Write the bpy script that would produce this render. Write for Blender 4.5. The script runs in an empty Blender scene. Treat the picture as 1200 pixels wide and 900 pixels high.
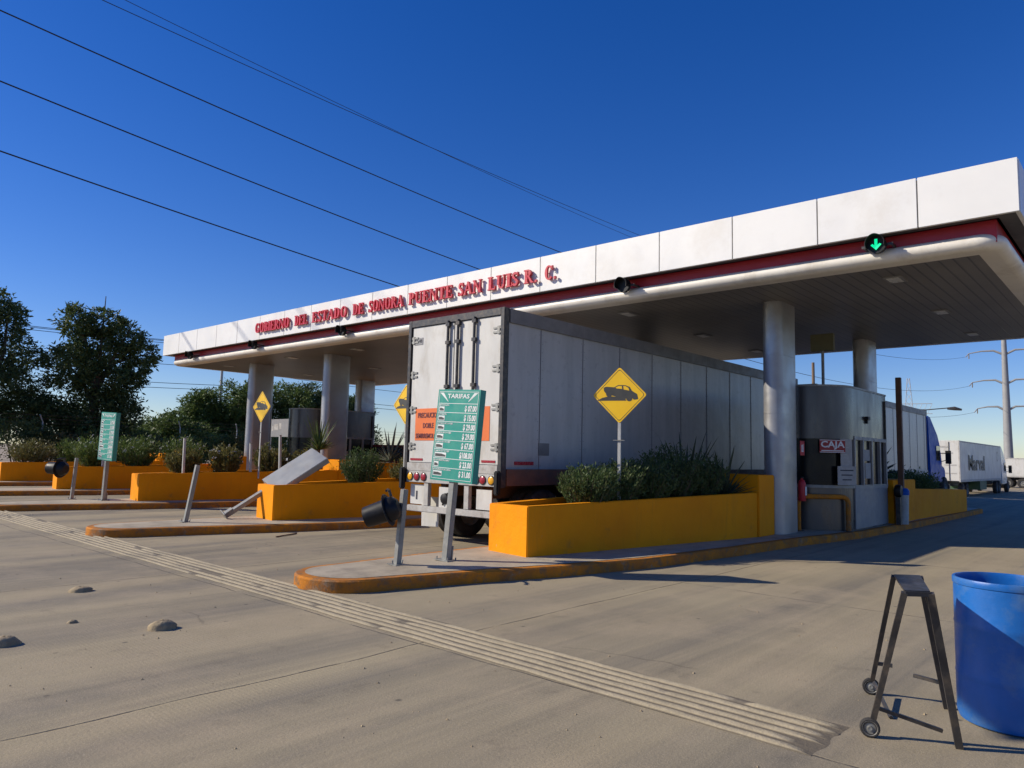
import bpy, bmesh, math, random
from mathutils import Vector, Matrix, noise
R = math.radians
random.seed(7)
C = bpy.context.scene.collection
sc = bpy.context.scene

# ------------------------------------------------------------------ materials
def _nt(name):
    m = bpy.data.materials.new(name); m.use_nodes = True
    nt = m.node_tree; b = nt.nodes['Principled BSDF']
    return m, nt, b
def N(nt, t, **k):
    n = nt.nodes.new(t)
    for a, v in k.items():
        if a in n.inputs.keys(): n.inputs[a].default_value = v
        else: setattr(n, a, v)
    return n
def coord(nt, scale=(1,1,1), kind='Object', rot=(0,0,0)):
    tc = nt.nodes.new('ShaderNodeTexCoord'); mp = nt.nodes.new('ShaderNodeMapping')
    mp.inputs['Scale'].default_value = scale; mp.inputs['Rotation'].default_value = rot
    nt.links.new(tc.outputs[kind], mp.inputs[0]); return mp.outputs[0]
def noise_f(nt, vec, scale, detail=4, rough=.6, lo=.3, hi=.7):
    n = N(nt, 'ShaderNodeTexNoise'); n.inputs['Scale'].default_value = scale
    n.inputs['Detail'].default_value = detail; n.inputs['Roughness'].default_value = rough
    nt.links.new(vec, n.inputs['Vector'])
    r = nt.nodes.new('ShaderNodeMapRange'); r.inputs['From Min'].default_value = lo; r.inputs['From Max'].default_value = hi
    nt.links.new(n.outputs['Fac'], r.inputs['Value']); return r.outputs[0]
def mixc(nt, fac, a, b, mode='MIX'):
    m = nt.nodes.new('ShaderNodeMix'); m.data_type = 'RGBA'; m.blend_type = mode
    for i, v in ((0, fac), (6, a), (7, b)):
        if isinstance(v, (int, float)): m.inputs[i].default_value = v
        elif isinstance(v, tuple): m.inputs[i].default_value = (*v, 1)
        else: nt.links.new(v, m.inputs[i])
    return m.outputs[2]
def mul(nt, a, b, op='MULTIPLY'):
    m = nt.nodes.new('ShaderNodeMath'); m.operation = op
    for i, v in ((0, a), (1, b)):
        if isinstance(v, (int, float)): m.inputs[i].default_value = v
        else: nt.links.new(v, m.inputs[i])
    return m.outputs[0]
def bump(nt, b, h, strength=.3, dist=.01, prev=None):
    n = nt.nodes.new('ShaderNodeBump'); n.inputs['Strength'].default_value = strength; n.inputs['Distance'].default_value = dist
    nt.links.new(h, n.inputs['Height'])
    if prev is not None: nt.links.new(prev, n.inputs['Normal'])
    nt.links.new(n.outputs[0], b.inputs['Normal']); return n.outputs[0]
def mat(name, c, c2=None, rough=.6, metal=0., scale=3., grime=None, gs=1.2, bumpy=.0, bs=40., stretch=(1,1,1), spec=.5, emit=None, lo=.35, hi=.65):
    m, nt, b = _nt(name)
    v = coord(nt, stretch)
    c2 = c2 or tuple(x*.8 for x in c)
    col = mixc(nt, noise_f(nt, v, scale, 6, .65, lo, hi), c, c2)
    if grime: col = mixc(nt, mul(nt, noise_f(nt, v, gs, 8, .7, .5, .72), .8), col, grime)
    nt.links.new(col, b.inputs['Base Color'])
    rr = nt.nodes.new('ShaderNodeMapRange'); rr.inputs['To Min'].default_value = max(0, rough-.1); rr.inputs['To Max'].default_value = min(1, rough+.12)
    nt.links.new(noise_f(nt, v, scale*2.3, 5), rr.inputs['Value']); nt.links.new(rr.outputs[0], b.inputs['Roughness'])
    b.inputs['Metallic'].default_value = metal; b.inputs['Specular IOR Level'].default_value = spec
    if bumpy: bump(nt, b, noise_f(nt, v, bs, 5, .6, .2, .8), bumpy, .01)
    if emit:
        b.inputs['Emission Color'].default_value = (*emit[0], 1); b.inputs['Emission Strength'].default_value = emit[1]
    return m
def leafmat(name, c, c2, c3):
    m, nt, b = _nt(name)
    v = coord(nt)
    col = mixc(nt, noise_f(nt, v, 1.3, 4, .6, .35, .65), c, c2)
    col = mixc(nt, noise_f(nt, v, 9., 3, .6, .45, .75), col, c3)
    nt.links.new(col, b.inputs['Base Color']); b.inputs['Roughness'].default_value = .55
    b.inputs['Specular IOR Level'].default_value = .3
    t = nt.nodes.new('ShaderNodeBsdfTranslucent'); nt.links.new(col, t.inputs['Color'])
    mx = nt.nodes.new('ShaderNodeMixShader'); mx.inputs[0].default_value = .3
    out = nt.nodes['Material Output']
    nt.links.new(b.outputs[0], mx.inputs[1]); nt.links.new(t.outputs[0], mx.inputs[2]); nt.links.new(mx.outputs[0], out.inputs[0])
    return m

def concrete_road():
    m, nt, b = _nt('road_concrete')
    v = coord(nt)
    vs = coord(nt, (.035, .9, 1)); vs2 = coord(nt, (.12, 5, 1))
    base = mixc(nt, noise_f(nt, v, .35, 6, .6, .35, .65), (.385,.32,.195), (.305,.25,.152))
    sp0 = nt.nodes.new('ShaderNodeSeparateXYZ'); nt.links.new(v, sp0.inputs[0])
    cx_ = mul(nt, mul(nt, mul(nt, sp0.outputs[0], 4.32, 'SUBTRACT'), 4.5, 'DIVIDE'), 0, 'FLOOR'); cy_ = mul(nt, mul(nt, mul(nt, sp0.outputs[1], 4.82, 'SUBTRACT'), 4.7, 'DIVIDE'), 0, 'FLOOR')
    cb = nt.nodes.new('ShaderNodeCombineXYZ'); nt.links.new(cx_, cb.inputs[0]); nt.links.new(cy_, cb.inputs[1])
    wnz = nt.nodes.new('ShaderNodeTexWhiteNoise'); nt.links.new(cb.outputs[0], wnz.inputs['Vector'])
    base = mixc(nt, mul(nt, wnz.outputs['Value'], .30), base, (.225,.195,.145))
    track = noise_f(nt, vs, 1.0, 5, .55, .44, .62)                      # long tyre-darkened lanes
    base = mixc(nt, mul(nt, track, .78), base, (.135,.124,.10))
    vt = coord(nt, (.05, 3.2, 1)); tread = mul(nt, noise_f(nt, vt, 1.0, 3, .5, .56, .66), noise_f(nt, v, .22, 3, .5, .45, .6))
    base = mixc(nt, mul(nt, tread, .5), base, (.085,.078,.068))
    fine = noise_f(nt, vs2, 1.3, 6, .7, .42, .7)
    base = mixc(nt, mul(nt, fine, .25), base, (.45,.37,.245))
    dust = noise_f(nt, v, .75, 9, .72, .46, .64)
    base = mixc(nt, mul(nt, dust, .45), base, (.44,.35,.225))
    gr = noise_f(nt, v, 60, 3, .7, .3, .75)
    base = mixc(nt, mul(nt, gr, .4), base, (.16,.135,.10))
    base = mixc(nt, mul(nt, noise_f(nt, v, 150, 2, .6, .56, .72), .45), base, (.62,.54,.42))
    base = mixc(nt, mul(nt, noise_f(nt, v, 2.3, 7, .75, .58, .70), .4), base, (.13,.108,.078))
    # oil drips and pits
    vo = nt.nodes.new('ShaderNodeTexVoronoi'); vo.inputs['Scale'].default_value = 2.6; nt.links.new(v, vo.inputs['Vector'])
    mr = nt.nodes.new('ShaderNodeMapRange'); mr.inputs['From Min'].default_value = .075; mr.inputs['From Max'].default_value = .03
    nt.links.new(vo.outputs['Distance'], mr.inputs['Value'])
    sel = noise_f(nt, v, 1.7, 2, .5, .5, .55)
    base = mixc(nt, mul(nt, mul(nt, mr.outputs[0], sel), .65), base, (.05,.045,.04))
    # slab joints, slightly wandering
    wn = N(nt, 'ShaderNodeTexNoise'); wn.inputs['Scale'].default_value = .8; wn.inputs['Detail'].default_value = 6
    nt.links.new(v, wn.inputs['Vector'])
    va = nt.nodes.new('ShaderNodeVectorMath'); va.operation = 'MULTIPLY_ADD'; va.inputs[1].default_value = (.12,.12,0)
    nt.links.new(wn.outputs['Color'], va.inputs[0]); nt.links.new(v, va.inputs[2])
    sp = nt.nodes.new('ShaderNodeSeparateXYZ'); nt.links.new(va.outputs[0], sp.inputs[0])
    def line(out, off, period, w):
        a = mul(nt, out, off, 'SUBTRACT'); a = mul(nt, a, period, 'DIVIDE'); a = mul(nt, a, 1.0, 'FLOORED_MODULO')
        a = mul(nt, a, .5, 'SUBTRACT'); a = mul(nt, a, 0, 'ABSOLUTE')
        q = nt.nodes.new('ShaderNodeMapRange'); q.inputs['From Min'].default_value = w/period; q.inputs['From Max'].default_value = .3*w/period
        nt.links.new(a, q.inputs['Value']); return q.outputs[0]
    j = mul(nt, line(sp.outputs[1], 4.82-2.35, 4.7, .014), line(sp.outputs[0], 4.32-2.25, 4.5, .014), 'MAXIMUM')
    j = mul(nt, j, noise_f(nt, v, 3., 4, .6, .3, .55))
    base = mixc(nt, mul(nt, j, .75), base, (.085,.07,.05))
    # hairline cracks in a few places
    vc = nt.nodes.new('ShaderNodeTexVoronoi'); vc.feature = 'DISTANCE_TO_EDGE'; vc.inputs['Scale'].default_value = .55
    va2 = nt.nodes.new('ShaderNodeVectorMath'); va2.operation = 'MULTIPLY_ADD'; va2.inputs[1].default_value = (.7,.7,0)
    nt.links.new(wn.outputs['Color'], va2.inputs[0]); nt.links.new(v, va2.inputs[2]); nt.links.new(va2.outputs[0], vc.inputs['Vector'])
    cr = nt.nodes.new('ShaderNodeMapRange'); cr.inputs['From Min'].default_value = .008; cr.inputs['From Max'].default_value = .002; nt.links.new(vc.outputs['Distance'], cr.inputs['Value'])
    crk = mul(nt, cr.outputs[0], noise_f(nt, v, .45, 3, .5, .60, .64))
    base = mixc(nt, mul(nt, crk, .4), base, (.10,.08,.055))
    nt.links.new(base, b.inputs['Base Color']); b.inputs['Roughness'].default_value = .82; b.inputs['Specular IOR Level'].default_value = .3
    n1 = bump(nt, b, noise_f(nt, v, 45, 6, .7, .2, .8), .45, .006)
    # tining grooves
    w = nt.nodes.new('ShaderNodeTexWave'); w.bands_direction = 'X'; w.inputs['Scale'].default_value = 9; w.inputs['Distortion'].default_value = .6
    nt.links.new(v, w.inputs['Vector'])
    tm = mul(nt, w.outputs['Fac'], noise_f(nt, v, .5, 3, .5, .45, .6))
    n2 = bump(nt, b, tm, .14, .004, n1)
    bump(nt, b, j, .6, -.02, n2)
    return m

M = {}
M['road'] = concrete_road()
M['earth'] = mat('dry_earth', (.34,.27,.18), (.24,.19,.13), .95, scale=.3, bumpy=.4, bs=4)
M['slab'] = mat('island_concrete', (.46,.39,.28), (.34,.285,.205), .85, scale=1.1, grime=(.2,.17,.13), gs=2.5, bumpy=.35, bs=50)
def ridge_mat():
    m, nt, b = _nt('ridge_concrete'); v = coord(nt)
    col = mixc(nt, noise_f(nt, v, 3, 6, .7), (.40,.335,.225), (.31,.26,.17))
    col = mixc(nt, mul(nt, noise_f(nt, v, 22, 5, .7, .45, .7), .4), col, (.22,.185,.135))
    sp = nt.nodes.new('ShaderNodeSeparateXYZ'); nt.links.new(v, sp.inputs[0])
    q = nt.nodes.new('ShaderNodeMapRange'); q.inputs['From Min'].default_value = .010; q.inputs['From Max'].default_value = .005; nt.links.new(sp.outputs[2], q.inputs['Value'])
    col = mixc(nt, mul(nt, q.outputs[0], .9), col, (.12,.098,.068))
    nt.links.new(col, b.inputs['Base Color']); b.inputs['Roughness'].default_value = .9
    bump(nt, b, noise_f(nt, v, 35, 6, .7, .2, .8), .5, .01); return m
M['ridge'] = ridge_mat()
def wall_paint():
    m, nt, b = _nt('yellow_orange_wall_paint'); v = coord(nt); vs = coord(nt, (3.,3.,.35))
    col = mixc(nt, noise_f(nt, v, .8, 6, .6), (.88,.325,.004), (.76,.25,.006))
    col = mixc(nt, mul(nt, noise_f(nt, vs, 2.5, 6, .7, .55, .75), .35), col, (.50,.185,.02))
    col = mixc(nt, mul(nt, noise_f(nt, v, 1.9, 9, .75, .60, .72), .55), col, (.36,.16,.05))
    col = mixc(nt, mul(nt, noise_f(nt, v, 13, 5, .7, .68, .72), .7), col, (.42,.34,.24))
    nt.links.new(col, b.inputs['Base Color']); b.inputs['Roughness'].default_value = .72; b.inputs['Specular IOR Level'].default_value = .12
    n1 = bump(nt, b, noise_f(nt, v, 28, 5, .65, .2, .8), .3, .01); bump(nt, b, noise_f(nt, v, 3, 3, .5, .2, .8), .25, .05, n1); return m
M['yellow'] = wall_paint()
def kerb_paint():
    m, nt, b = _nt('worn_kerb_paint'); v = coord(nt)
    col = mixc(nt, noise_f(nt, v, 2.2, 7, .7, .4, .62), (.60,.21,.014), (.36,.135,.03))
    col = mixc(nt, mul(nt, noise_f(nt, v, 7., 8, .75, .50, .62), .85), col, (.20,.13,.07))
    col = mixc(nt, mul(nt, noise_f(nt, v, 2.1, 9, .8, .58, .66), .8), col, (.30,.25,.18))
    nt.links.new(col, b.inputs['Base Color']); b.inputs['Roughness'].default_value = .8; b.inputs['Specular IOR Level'].default_value = .2
    bump(nt, b, noise_f(nt, v, 25, 6, .7, .2, .8), .5, .012); return m
M['kerb'] = kerb_paint()
M['white'] = mat('white_cladding', (.80,.79,.75), (.76,.75,.71), .38, scale=.8, grime=(.68,.65,.59), gs=.9)
M['gap'] = mat('dark_joint', (.10,.10,.10), None, .8)
M['red'] = mat('red_band_paint', (.42,.018,.03), (.34,.015,.025), .4, scale=1)
M['letter'] = mat('red_letter_paint', (.62,.03,.045), (.50,.025,.035), .35, scale=6)
M['bull'] = mat('cream_white_metal', (.80,.76,.67), (.74,.69,.60), .4, scale=1, grime=(.5,.44,.35), gs=1.6)
def soffit():
    m, nt, b = _nt('linear_metal_soffit'); v = coord(nt)
    sp = nt.nodes.new('ShaderNodeSeparateXYZ'); nt.links.new(v, sp.inputs[0])
    a = mul(nt, mul(nt, sp.outputs[1], .2, 'DIVIDE'), 1., 'FLOORED_MODULO')
    g = nt.nodes.new('ShaderNodeMapRange'); g.inputs['From Min'].default_value = .82; g.inputs['From Max'].default_value = .9; nt.links.new(a, g.inputs['Value'])
    col = mixc(nt, noise_f(nt, v, .6, 5), (.22,.20,.175), (.165,.15,.13))
    col = mixc(nt, mul(nt, g.outputs[0], .75), col, (.06,.055,.05))
    nt.links.new(col, b.inputs['Base Color']); b.inputs['Roughness'].default_value = .42; bump(nt, b, g.outputs[0], .5, -.02); return m
M['soffit'] = soffit()
M['column'] = mat('grey_aluminium_column', (.40,.40,.405), (.34,.34,.345), .38, metal=.6, scale=1.2, grime=(.3,.28,.25), gs=1)
M['steel'] = mat('brushed_steel', (.12,.115,.11), (.085,.085,.085), .3, metal=.55, scale=1.2, stretch=(1,1,.3))
M['galv'] = mat('galvanised_steel', (.30,.30,.28), (.22,.22,.20), .5, metal=.35, scale=6, grime=(.25,.22,.18), gs=5)
M['galvpole'] = mat('pale_sign_pole', (.46,.46,.44), (.36,.36,.34), .5, scale=6)
M['glass'] = mat('dark_window_glass', (.006,.007,.008), (.01,.011,.012), .2, scale=1, spec=.25)
M['whitepaint'] = mat('white_frame_paint', (.27,.27,.275), (.20,.20,.205), .5, scale=3, grime=(.35,.33,.3), gs=3)
M['doorwhite'] = mat('trailer_door_white', (.62,.61,.57), (.54,.53,.49), .45, scale=1.3, grime=(.40,.36,.29), gs=2.2, stretch=(1,1,.4))
def side():
    m, nt, b = _nt('trailer_side_panel'); v = coord(nt); v2 = coord(nt, (2.2,1,.25))
    col = mixc(nt, noise_f(nt, v2, 1.6, 7, .65, .35, .7), (.45,.43,.41), (.36,.345,.33))
    col = mixc(nt, mul(nt, noise_f(nt, v, 5, 9, .75, .55, .72), .5), col, (.22,.20,.19))
    nt.links.new(col, b.inputs['Base Color']); b.inputs['Roughness'].default_value = .4; b.inputs['Metallic'].default_value = .2
    sp = nt.nodes.new('ShaderNodeSeparateXYZ'); nt.links.new(v, sp.inputs[0])
    bump(nt, b, noise_f(nt, v, 1.2, 3), .25, .03); return m
M['side'] = side()
M['rail'] = mat('trailer_rail_aluminium', (.20,.185,.175), (.14,.13,.125), .5, metal=.2, scale=3)
M['seam'] = mat('panel_seam_strip', (.16,.155,.155), (.20,.195,.19), .5, scale=5)
M['rust'] = mat('rusty_brown_steel', (.17,.085,.05), (.11,.065,.045), .7, scale=5, bumpy=.2)
M['framegrey'] = mat('trailer_frame_grey', (.47,.46,.43), (.36,.34,.31), .55, scale=5, grime=(.2,.16,.12), gs=4)
M['black'] = mat('black_plastic', (.008,.008,.009), (.014,.014,.015), .5, spec=.3, scale=4)
M['rubber'] = mat('tyre_rubber', (.018,.017,.016), (.05,.045,.04), .85, scale=5, bumpy=.3)
M['darksteel'] = mat('black_painted_steel', (.035,.035,.038), (.06,.055,.05), .42, metal=.2, scale=9, grime=(.13,.10,.075), gs=9)
M['orange'] = mat('orange_banner', (.75,.17,.03), (.68,.14,.025), .6, scale=3)
M['ink'] = mat('dark_lettering', (.03,.03,.045), None, .6)
M['inkred'] = mat('dark_red_lettering', (.16,.02,.03), None, .6)
M['amber'] = mat('amber_lens', (.85,.42,.02), None, .25, scale=20)
M['redlens'] = mat('red_lens', (.35,.02,.035), None, .25, scale=20)
M['green'] = mat('green_sign_sheeting', (.02,.30,.22), (.018,.25,.19), .4, scale=3)
M['signwhite'] = mat('white_sign_lettering', (.78,.80,.77), None, .5)
M['signyellow'] = mat('yellow_sign_sheeting', (.85,.52,.005), (.80,.47,.005), .38, scale=3)
M['signblack'] = mat('black_sign_print', (.045,.045,.04), None, .5)
M['backgrey'] = mat('grey_sign_back', (.30,.31,.31), (.24,.25,.25), .5, metal=.1, scale=2, grime=(.28,.26,.23), gs=3)
M['blue'] = mat('blue_plastic_drum', (.008,.125,.44), (.008,.11,.38), .38, scale=5, grime=(.10,.19,.33), gs=3.5, bumpy=.12, bs=18)
M['scuff'] = mat('scuffed_blue_plastic', (.10,.26,.52), (.06,.2,.48), .6, scale=20)
M['cabblue'] = mat('blue_cab_paint', (.006,.09,.42), (.006,.075,.36), .45, scale=2, spec=.15)
M['cajared'] = mat('red_caja_sign', (.34,.02,.018), None, .45)
M['paper'] = mat('white_paper_notice', (.42,.40,.36), (.34,.32,.29), .8, scale=8)
M['greenlit'] = mat('green_arrow_lamp', (.0,.5,.2), None, .4, emit=((.0,.85,.35), .9))
M['soil'] = mat('planter_soil', (.20,.145,.09), (.12,.085,.055), .95, scale=6, bumpy=.8, bs=20)
M['rock'] = mat('dusty_rock', (.40,.31,.18), (.25,.19,.115), .9, scale=9, bumpy=.6, bs=30)
M['bark'] = mat('grey_brown_bark', (.16,.12,.085), (.09,.07,.05), .9, scale=7, bumpy=.6, bs=18, stretch=(1,1,.3))
M['wood'] = mat('weathered_wood_pole', (.22,.15,.10), (.14,.10,.07), .85, scale=4, stretch=(1,1,.2))
M['leaf_dark'] = leafmat('dark_feathery_leaf', (.05,.085,.026), (.075,.11,.034), (.14,.165,.055))
M['leaf_mid'] = leafmat('mid_green_leaf', (.08,.135,.03), (.105,.155,.036), (.17,.195,.055))
M['leaf_hedge'] = leafmat('rosemary_leaf', (.055,.095,.03), (.075,.12,.035), (.15,.17,.06))
M['leaf_olive'] = leafmat('olive_shrub_leaf', (.10,.115,.035), (.14,.13,.045), (.22,.165,.05))
M['leaf_agave'] = leafmat('agave_blade', (.06,.085,.055), (.045,.07,.045), (.10,.115,.07))
M['leaf_grey'] = leafmat('silvery_agave_blade', (.22,.24,.20), (.15,.18,.14), (.30,.30,.25))
M['bloom'] = mat('white_bloom', (.7,.66,.6), None, .7)
M['ybloom'] = mat('yellow_bloom', (.6,.38,.03), None, .7)
M['cable'] = mat('black_power_cable', (.02,.022,.03), None, .6)
M['pylon'] = mat('weathered_steel_monopole', (.30,.30,.29), (.25,.25,.25), .6, scale=.5)
M['lattice'] = mat('pale_lattice_steel', (.45,.46,.47), None, .6)
M['carwhite'] = mat('white_vehicle_paint', (.72,.72,.70), (.66,.66,.64), .25, scale=2)
M['carred'] = mat('dark_red_truck_paint', (.16,.02,.02), (.10,.015,.015), .35, scale=2)
M['carglass'] = mat('vehicle_glass', (.02,.025,.03), None, .06, spec=.8)
M['signred'] = mat('red_safety_sign', (.55,.02,.03), None, .45)
M['olivebox'] = mat('olive_sign_box', (.13,.115,.05), None, .6)
M['greentank'] = mat('green_undercarriage_tank', (.05,.11,.05), None, .6)
M['lampglass'] = mat('frosted_lamp_lens', (.7,.7,.66), None, .3)

# ------------------------------------------------------------------ mesh builder
class MB:
    def __init__(s): s.v = []; s.f = []; s.m = []; s.mi = 0
    def add(s, vs, fs, mi=None):
        o = len(s.v); s.v += [tuple(v) for v in vs]; s.f += [tuple(i+o for i in f) for f in fs]; s.m += [s.mi if mi is None else mi]*len(fs)
        return s
    def box(s, a, b, M4=None, mi=None):
        (x0,y0,z0), (x1,y1,z1) = a, b
        vs = [Vector(p) for p in ((x0,y0,z0),(x1,y0,z0),(x1,y1,z0),(x0,y1,z0),(x0,y0,z1),(x1,y0,z1),(x1,y1,z1),(x0,y1,z1))]
        if M4 is not None: vs = [M4 @ v for v in vs]
        return s.add(vs, ((0,3,2,1),(4,5,6,7),(0,1,5,4),(1,2,6,5),(2,3,7,6),(3,0,4,7)), mi)
    def tube(s, a, b, r, r2=None, n=12, cap=True, mi=None):
        a, b = Vector(a), Vector(b); r2 = r if r2 is None else r2; d = (b-a).normalized()
        u = d.cross(Vector((0,0,1)) if abs(d.z) < .95 else Vector((1,0,0))).normalized(); w = d.cross(u)
        vs = []
        for c, rr in ((a, r), (b, r2)):
            vs += [c + (u*math.cos(2*math.pi*i/n) + w*math.sin(2*math.pi*i/n))*rr for i in range(n)]
        fs = [(i, (i+1)%n, n+(i+1)%n, n+i) for i in range(n)]
        if cap: fs += [tuple(range(n))[::-1], tuple(range(n, 2*n))]
        return s.add(vs, fs, mi)
    def path(s, pts, r, n=8):
        pts = [Vector(p) for p in pts]; k = len(pts); vs = []; ref = None
        for i, p in enumerate(pts):
            d = (pts[min(i+1,k-1)]-pts[max(i-1,0)]).normalized()
            if ref is None: ref = d.cross(Vector((0,0,1)) if abs(d.z) < .9 else Vector((1,0,0))).normalized()
            u = (ref - d*ref.dot(d)).normalized(); ref = u; w = d.cross(u)
            rr = r[i] if isinstance(r, (list, tuple)) else r
            vs += [p + (u*math.cos(2*math.pi*j/n) + w*math.sin(2*math.pi*j/n))*rr for j in range(n)]
        fs = [(i*n+j, i*n+(j+1)%n, (i+1)*n+(j+1)%n, (i+1)*n+j) for i in range(k-1) for j in range(n)]
        fs += [tuple(range(n))[::-1], tuple(range((k-1)*n, k*n))]
        return s.add(vs, fs)
    def lathe(s, prof, n=32, center=(0,0,0), M4=None, mi=None):
        cx, cy, cz = center; vs = []
        for (r, z) in prof: vs += [Vector((cx+r*math.cos(2*math.pi*i/n), cy+r*math.sin(2*math.pi*i/n), cz+z)) for i in range(n)]
        if M4 is not None: vs = [M4 @ v for v in vs]
        fs = [(j*n+i, j*n+(i+1)%n, (j+1)*n+(i+1)%n, (j+1)*n+i) for j in range(len(prof)-1) for i in range(n)]
        return s.add(vs, fs, mi)
    def prism(s, poly, z0, z1, M4=None, mi=None, zt=None):
        n = len(poly)
        vs = [Vector((x,y,z0)) for x,y in poly] + [Vector((x,y,z1 if zt is None else zt[i])) for i,(x,y) in enumerate(poly)]
        if M4 is not None: vs = [M4 @ v for v in vs]
        return s.add(vs, [tuple(range(n))[::-1], tuple(range(n, 2*n))] + [(i, (i+1)%n, n+(i+1)%n, n+i) for i in range(n)], mi)
    def build(s, name, mats, parent=None, label=None, smooth=False, bevel=0, kind=None, world=False, fix=True):
        me = bpy.data.meshes.new(name)
        vs = s.v
        if world and parent is not None:
            L = parent_loc(parent); vs = [(x-L[0], y-L[1], z-L[2]) for x,y,z in vs]
        me.from_pydata([tuple(v) for v in vs], [], s.f)
        if not isinstance(mats, (list, tuple)): mats = [mats]
        for m_ in mats: me.materials.append(m_)
        if len(mats) > 1: me.polygons.foreach_set('material_index', s.m)
        if fix and len(s.f) < 20000:
            bm = bmesh.new(); bm.from_mesh(me); bmesh.ops.recalc_face_normals(bm, faces=bm.faces)
            if bevel: bmesh.ops.bevel(bm, geom=[e for e in bm.edges if len(e.link_faces) == 2 and e.calc_face_angle(0) > .5], offset=bevel, segments=2, affect='EDGES', clamp_overlap=True)
            bm.to_mesh(me); bm.free()
        if smooth:
            me.polygons.foreach_set('use_smooth', [True]*len(me.polygons))
            try: me.set_sharp_from_angle(angle=R(38))
            except Exception: pass
        me.update()
        o = bpy.data.objects.new(name, me); C.objects.link(o)
        if parent is not None: o.parent = parent
        if label: o['label'] = label
        if kind: o['kind'] = kind
        return o
def parent_loc(o):
    l = Vector((0,0,0))
    while o is not None: l += o.location; o = o.parent
    return l
def tag(o, label, cat, group=None, kind=None):
    o['label'] = label; o['category'] = cat
    if group: o['group'] = group
    if kind: o['kind'] = kind
    return o
def thing(name, label, cat, loc=(0,0,0), rot=(0,0,0), group=None):
    o = bpy.data.objects.new(name, None); C.objects.link(o); o.location = loc; o.rotation_euler = rot; o.empty_display_size = .2
    return tag(o, label, cat, group)
def copy_tree(o, parent=None):
    c = o.copy(); C.objects.link(c)
    if parent is not None: c.parent = parent
    for ch in [x for x in list(C.objects) if x.parent == o]: copy_tree(ch, c)
    return c
def text(s, size, m, parent, M4, name='lettering', ext=.002, sx=1., bold=0., align='CENTER', label=None):
    cu = bpy.data.curves.new('t', 'FONT'); cu.body = s; cu.size = size; cu.extrude = ext; cu.offset = bold; cu.align_x = align; cu.align_y = 'CENTER'; cu.resolution_u = 3
    to = bpy.data.objects.new('t', cu); C.objects.link(to)
    dg = bpy.context.evaluated_depsgraph_get(); dg.update()
    me = bpy.data.meshes.new_from_object(to.evaluated_get(dg)); C.objects.unlink(to); bpy.data.objects.remove(to); bpy.data.curves.remove(cu)
    me.transform(M4 @ Matrix.Diagonal((sx,1,1,1))); me.materials.clear(); me.materials.append(m); me.name = name
    o = bpy.data.objects.new(name, me); C.objects.link(o); o.parent = parent
    if label: o['label'] = label
    return o
def textverts(s, size, M4, mb, sx=1., ext=.001, bold=0., align='CENTER', mi=0):
    cu = bpy.data.curves.new('t', 'FONT'); cu.body = s; cu.size = size; cu.extrude = ext; cu.offset = bold; cu.align_x = align; cu.align_y = 'CENTER'; cu.resolution_u = 2
    to = bpy.data.objects.new('t', cu); C.objects.link(to)
    dg = bpy.context.evaluated_depsgraph_get(); dg.update()
    me = bpy.data.meshes.new_from_object(to.evaluated_get(dg)); C.objects.unlink(to); bpy.data.objects.remove(to); bpy.data.curves.remove(cu)
    T = M4 @ Matrix.Diagonal((sx,1,1,1))
    mb.add([T @ v.co for v in me.vertices], [tuple(p.vertices) for p in me.polygons], mi); bpy.data.meshes.remove(me)
def face_minus_x(x, y, z):   # text plane facing -X: text right = -Y, text up = Z
    return Matrix(((0,0,-1,x),(-1,0,0,y),(0,1,0,z),(0,0,0,1)))
def face_minus_y(x, y, z):   # facing -Y: text right = +X
    return Matrix(((1,0,0,x),(0,0,-1,y),(0,1,0,z),(0,0,0,1)))

def gz(x, y=0): # the ground falls away gently beyond the toll plaza
    t = max(0., min(1., (x-42)/16.)); return -.62*t*t*(3-2*t)

# ------------------------------------------------------------------ setting
def ground():
    mb = MB(); xs = [-1500,-300,-60,-20,0,20,40,42,44,46,48,50,52,54,56,58,60,80,150,400,1500,3500]; ys = [-2500,-400,-60,0,60,150,400,1200,3500]
    vs = [(x,y,gz(x)-.006) for x in xs for y in ys]; n = len(ys)
    mb.add(vs, [(i*n+j,(i+1)*n+j,(i+1)*n+j+1,i*n+j+1) for i in range(len(xs)-1) for j in range(n-1)])
    mb.build('ground', M['earth'], kind='structure')
    mb = MB(); xs = [-30,-10,0,10,20,30,38,40,42,44,46,48,50,52,54,56,58,60,90,160]; ys = [-30,0,20,41]
    vs = [(x,y,gz(x)) for x in xs for y in ys]; n = len(ys)
    mb.add(vs, [(i*n+j,(i+1)*n+j,(i+1)*n+j+1,i*n+j+1) for i in range(len(xs)-1) for j in range(n-1)])
    mb.build('road', M['road'], kind='structure')
ground()

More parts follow.
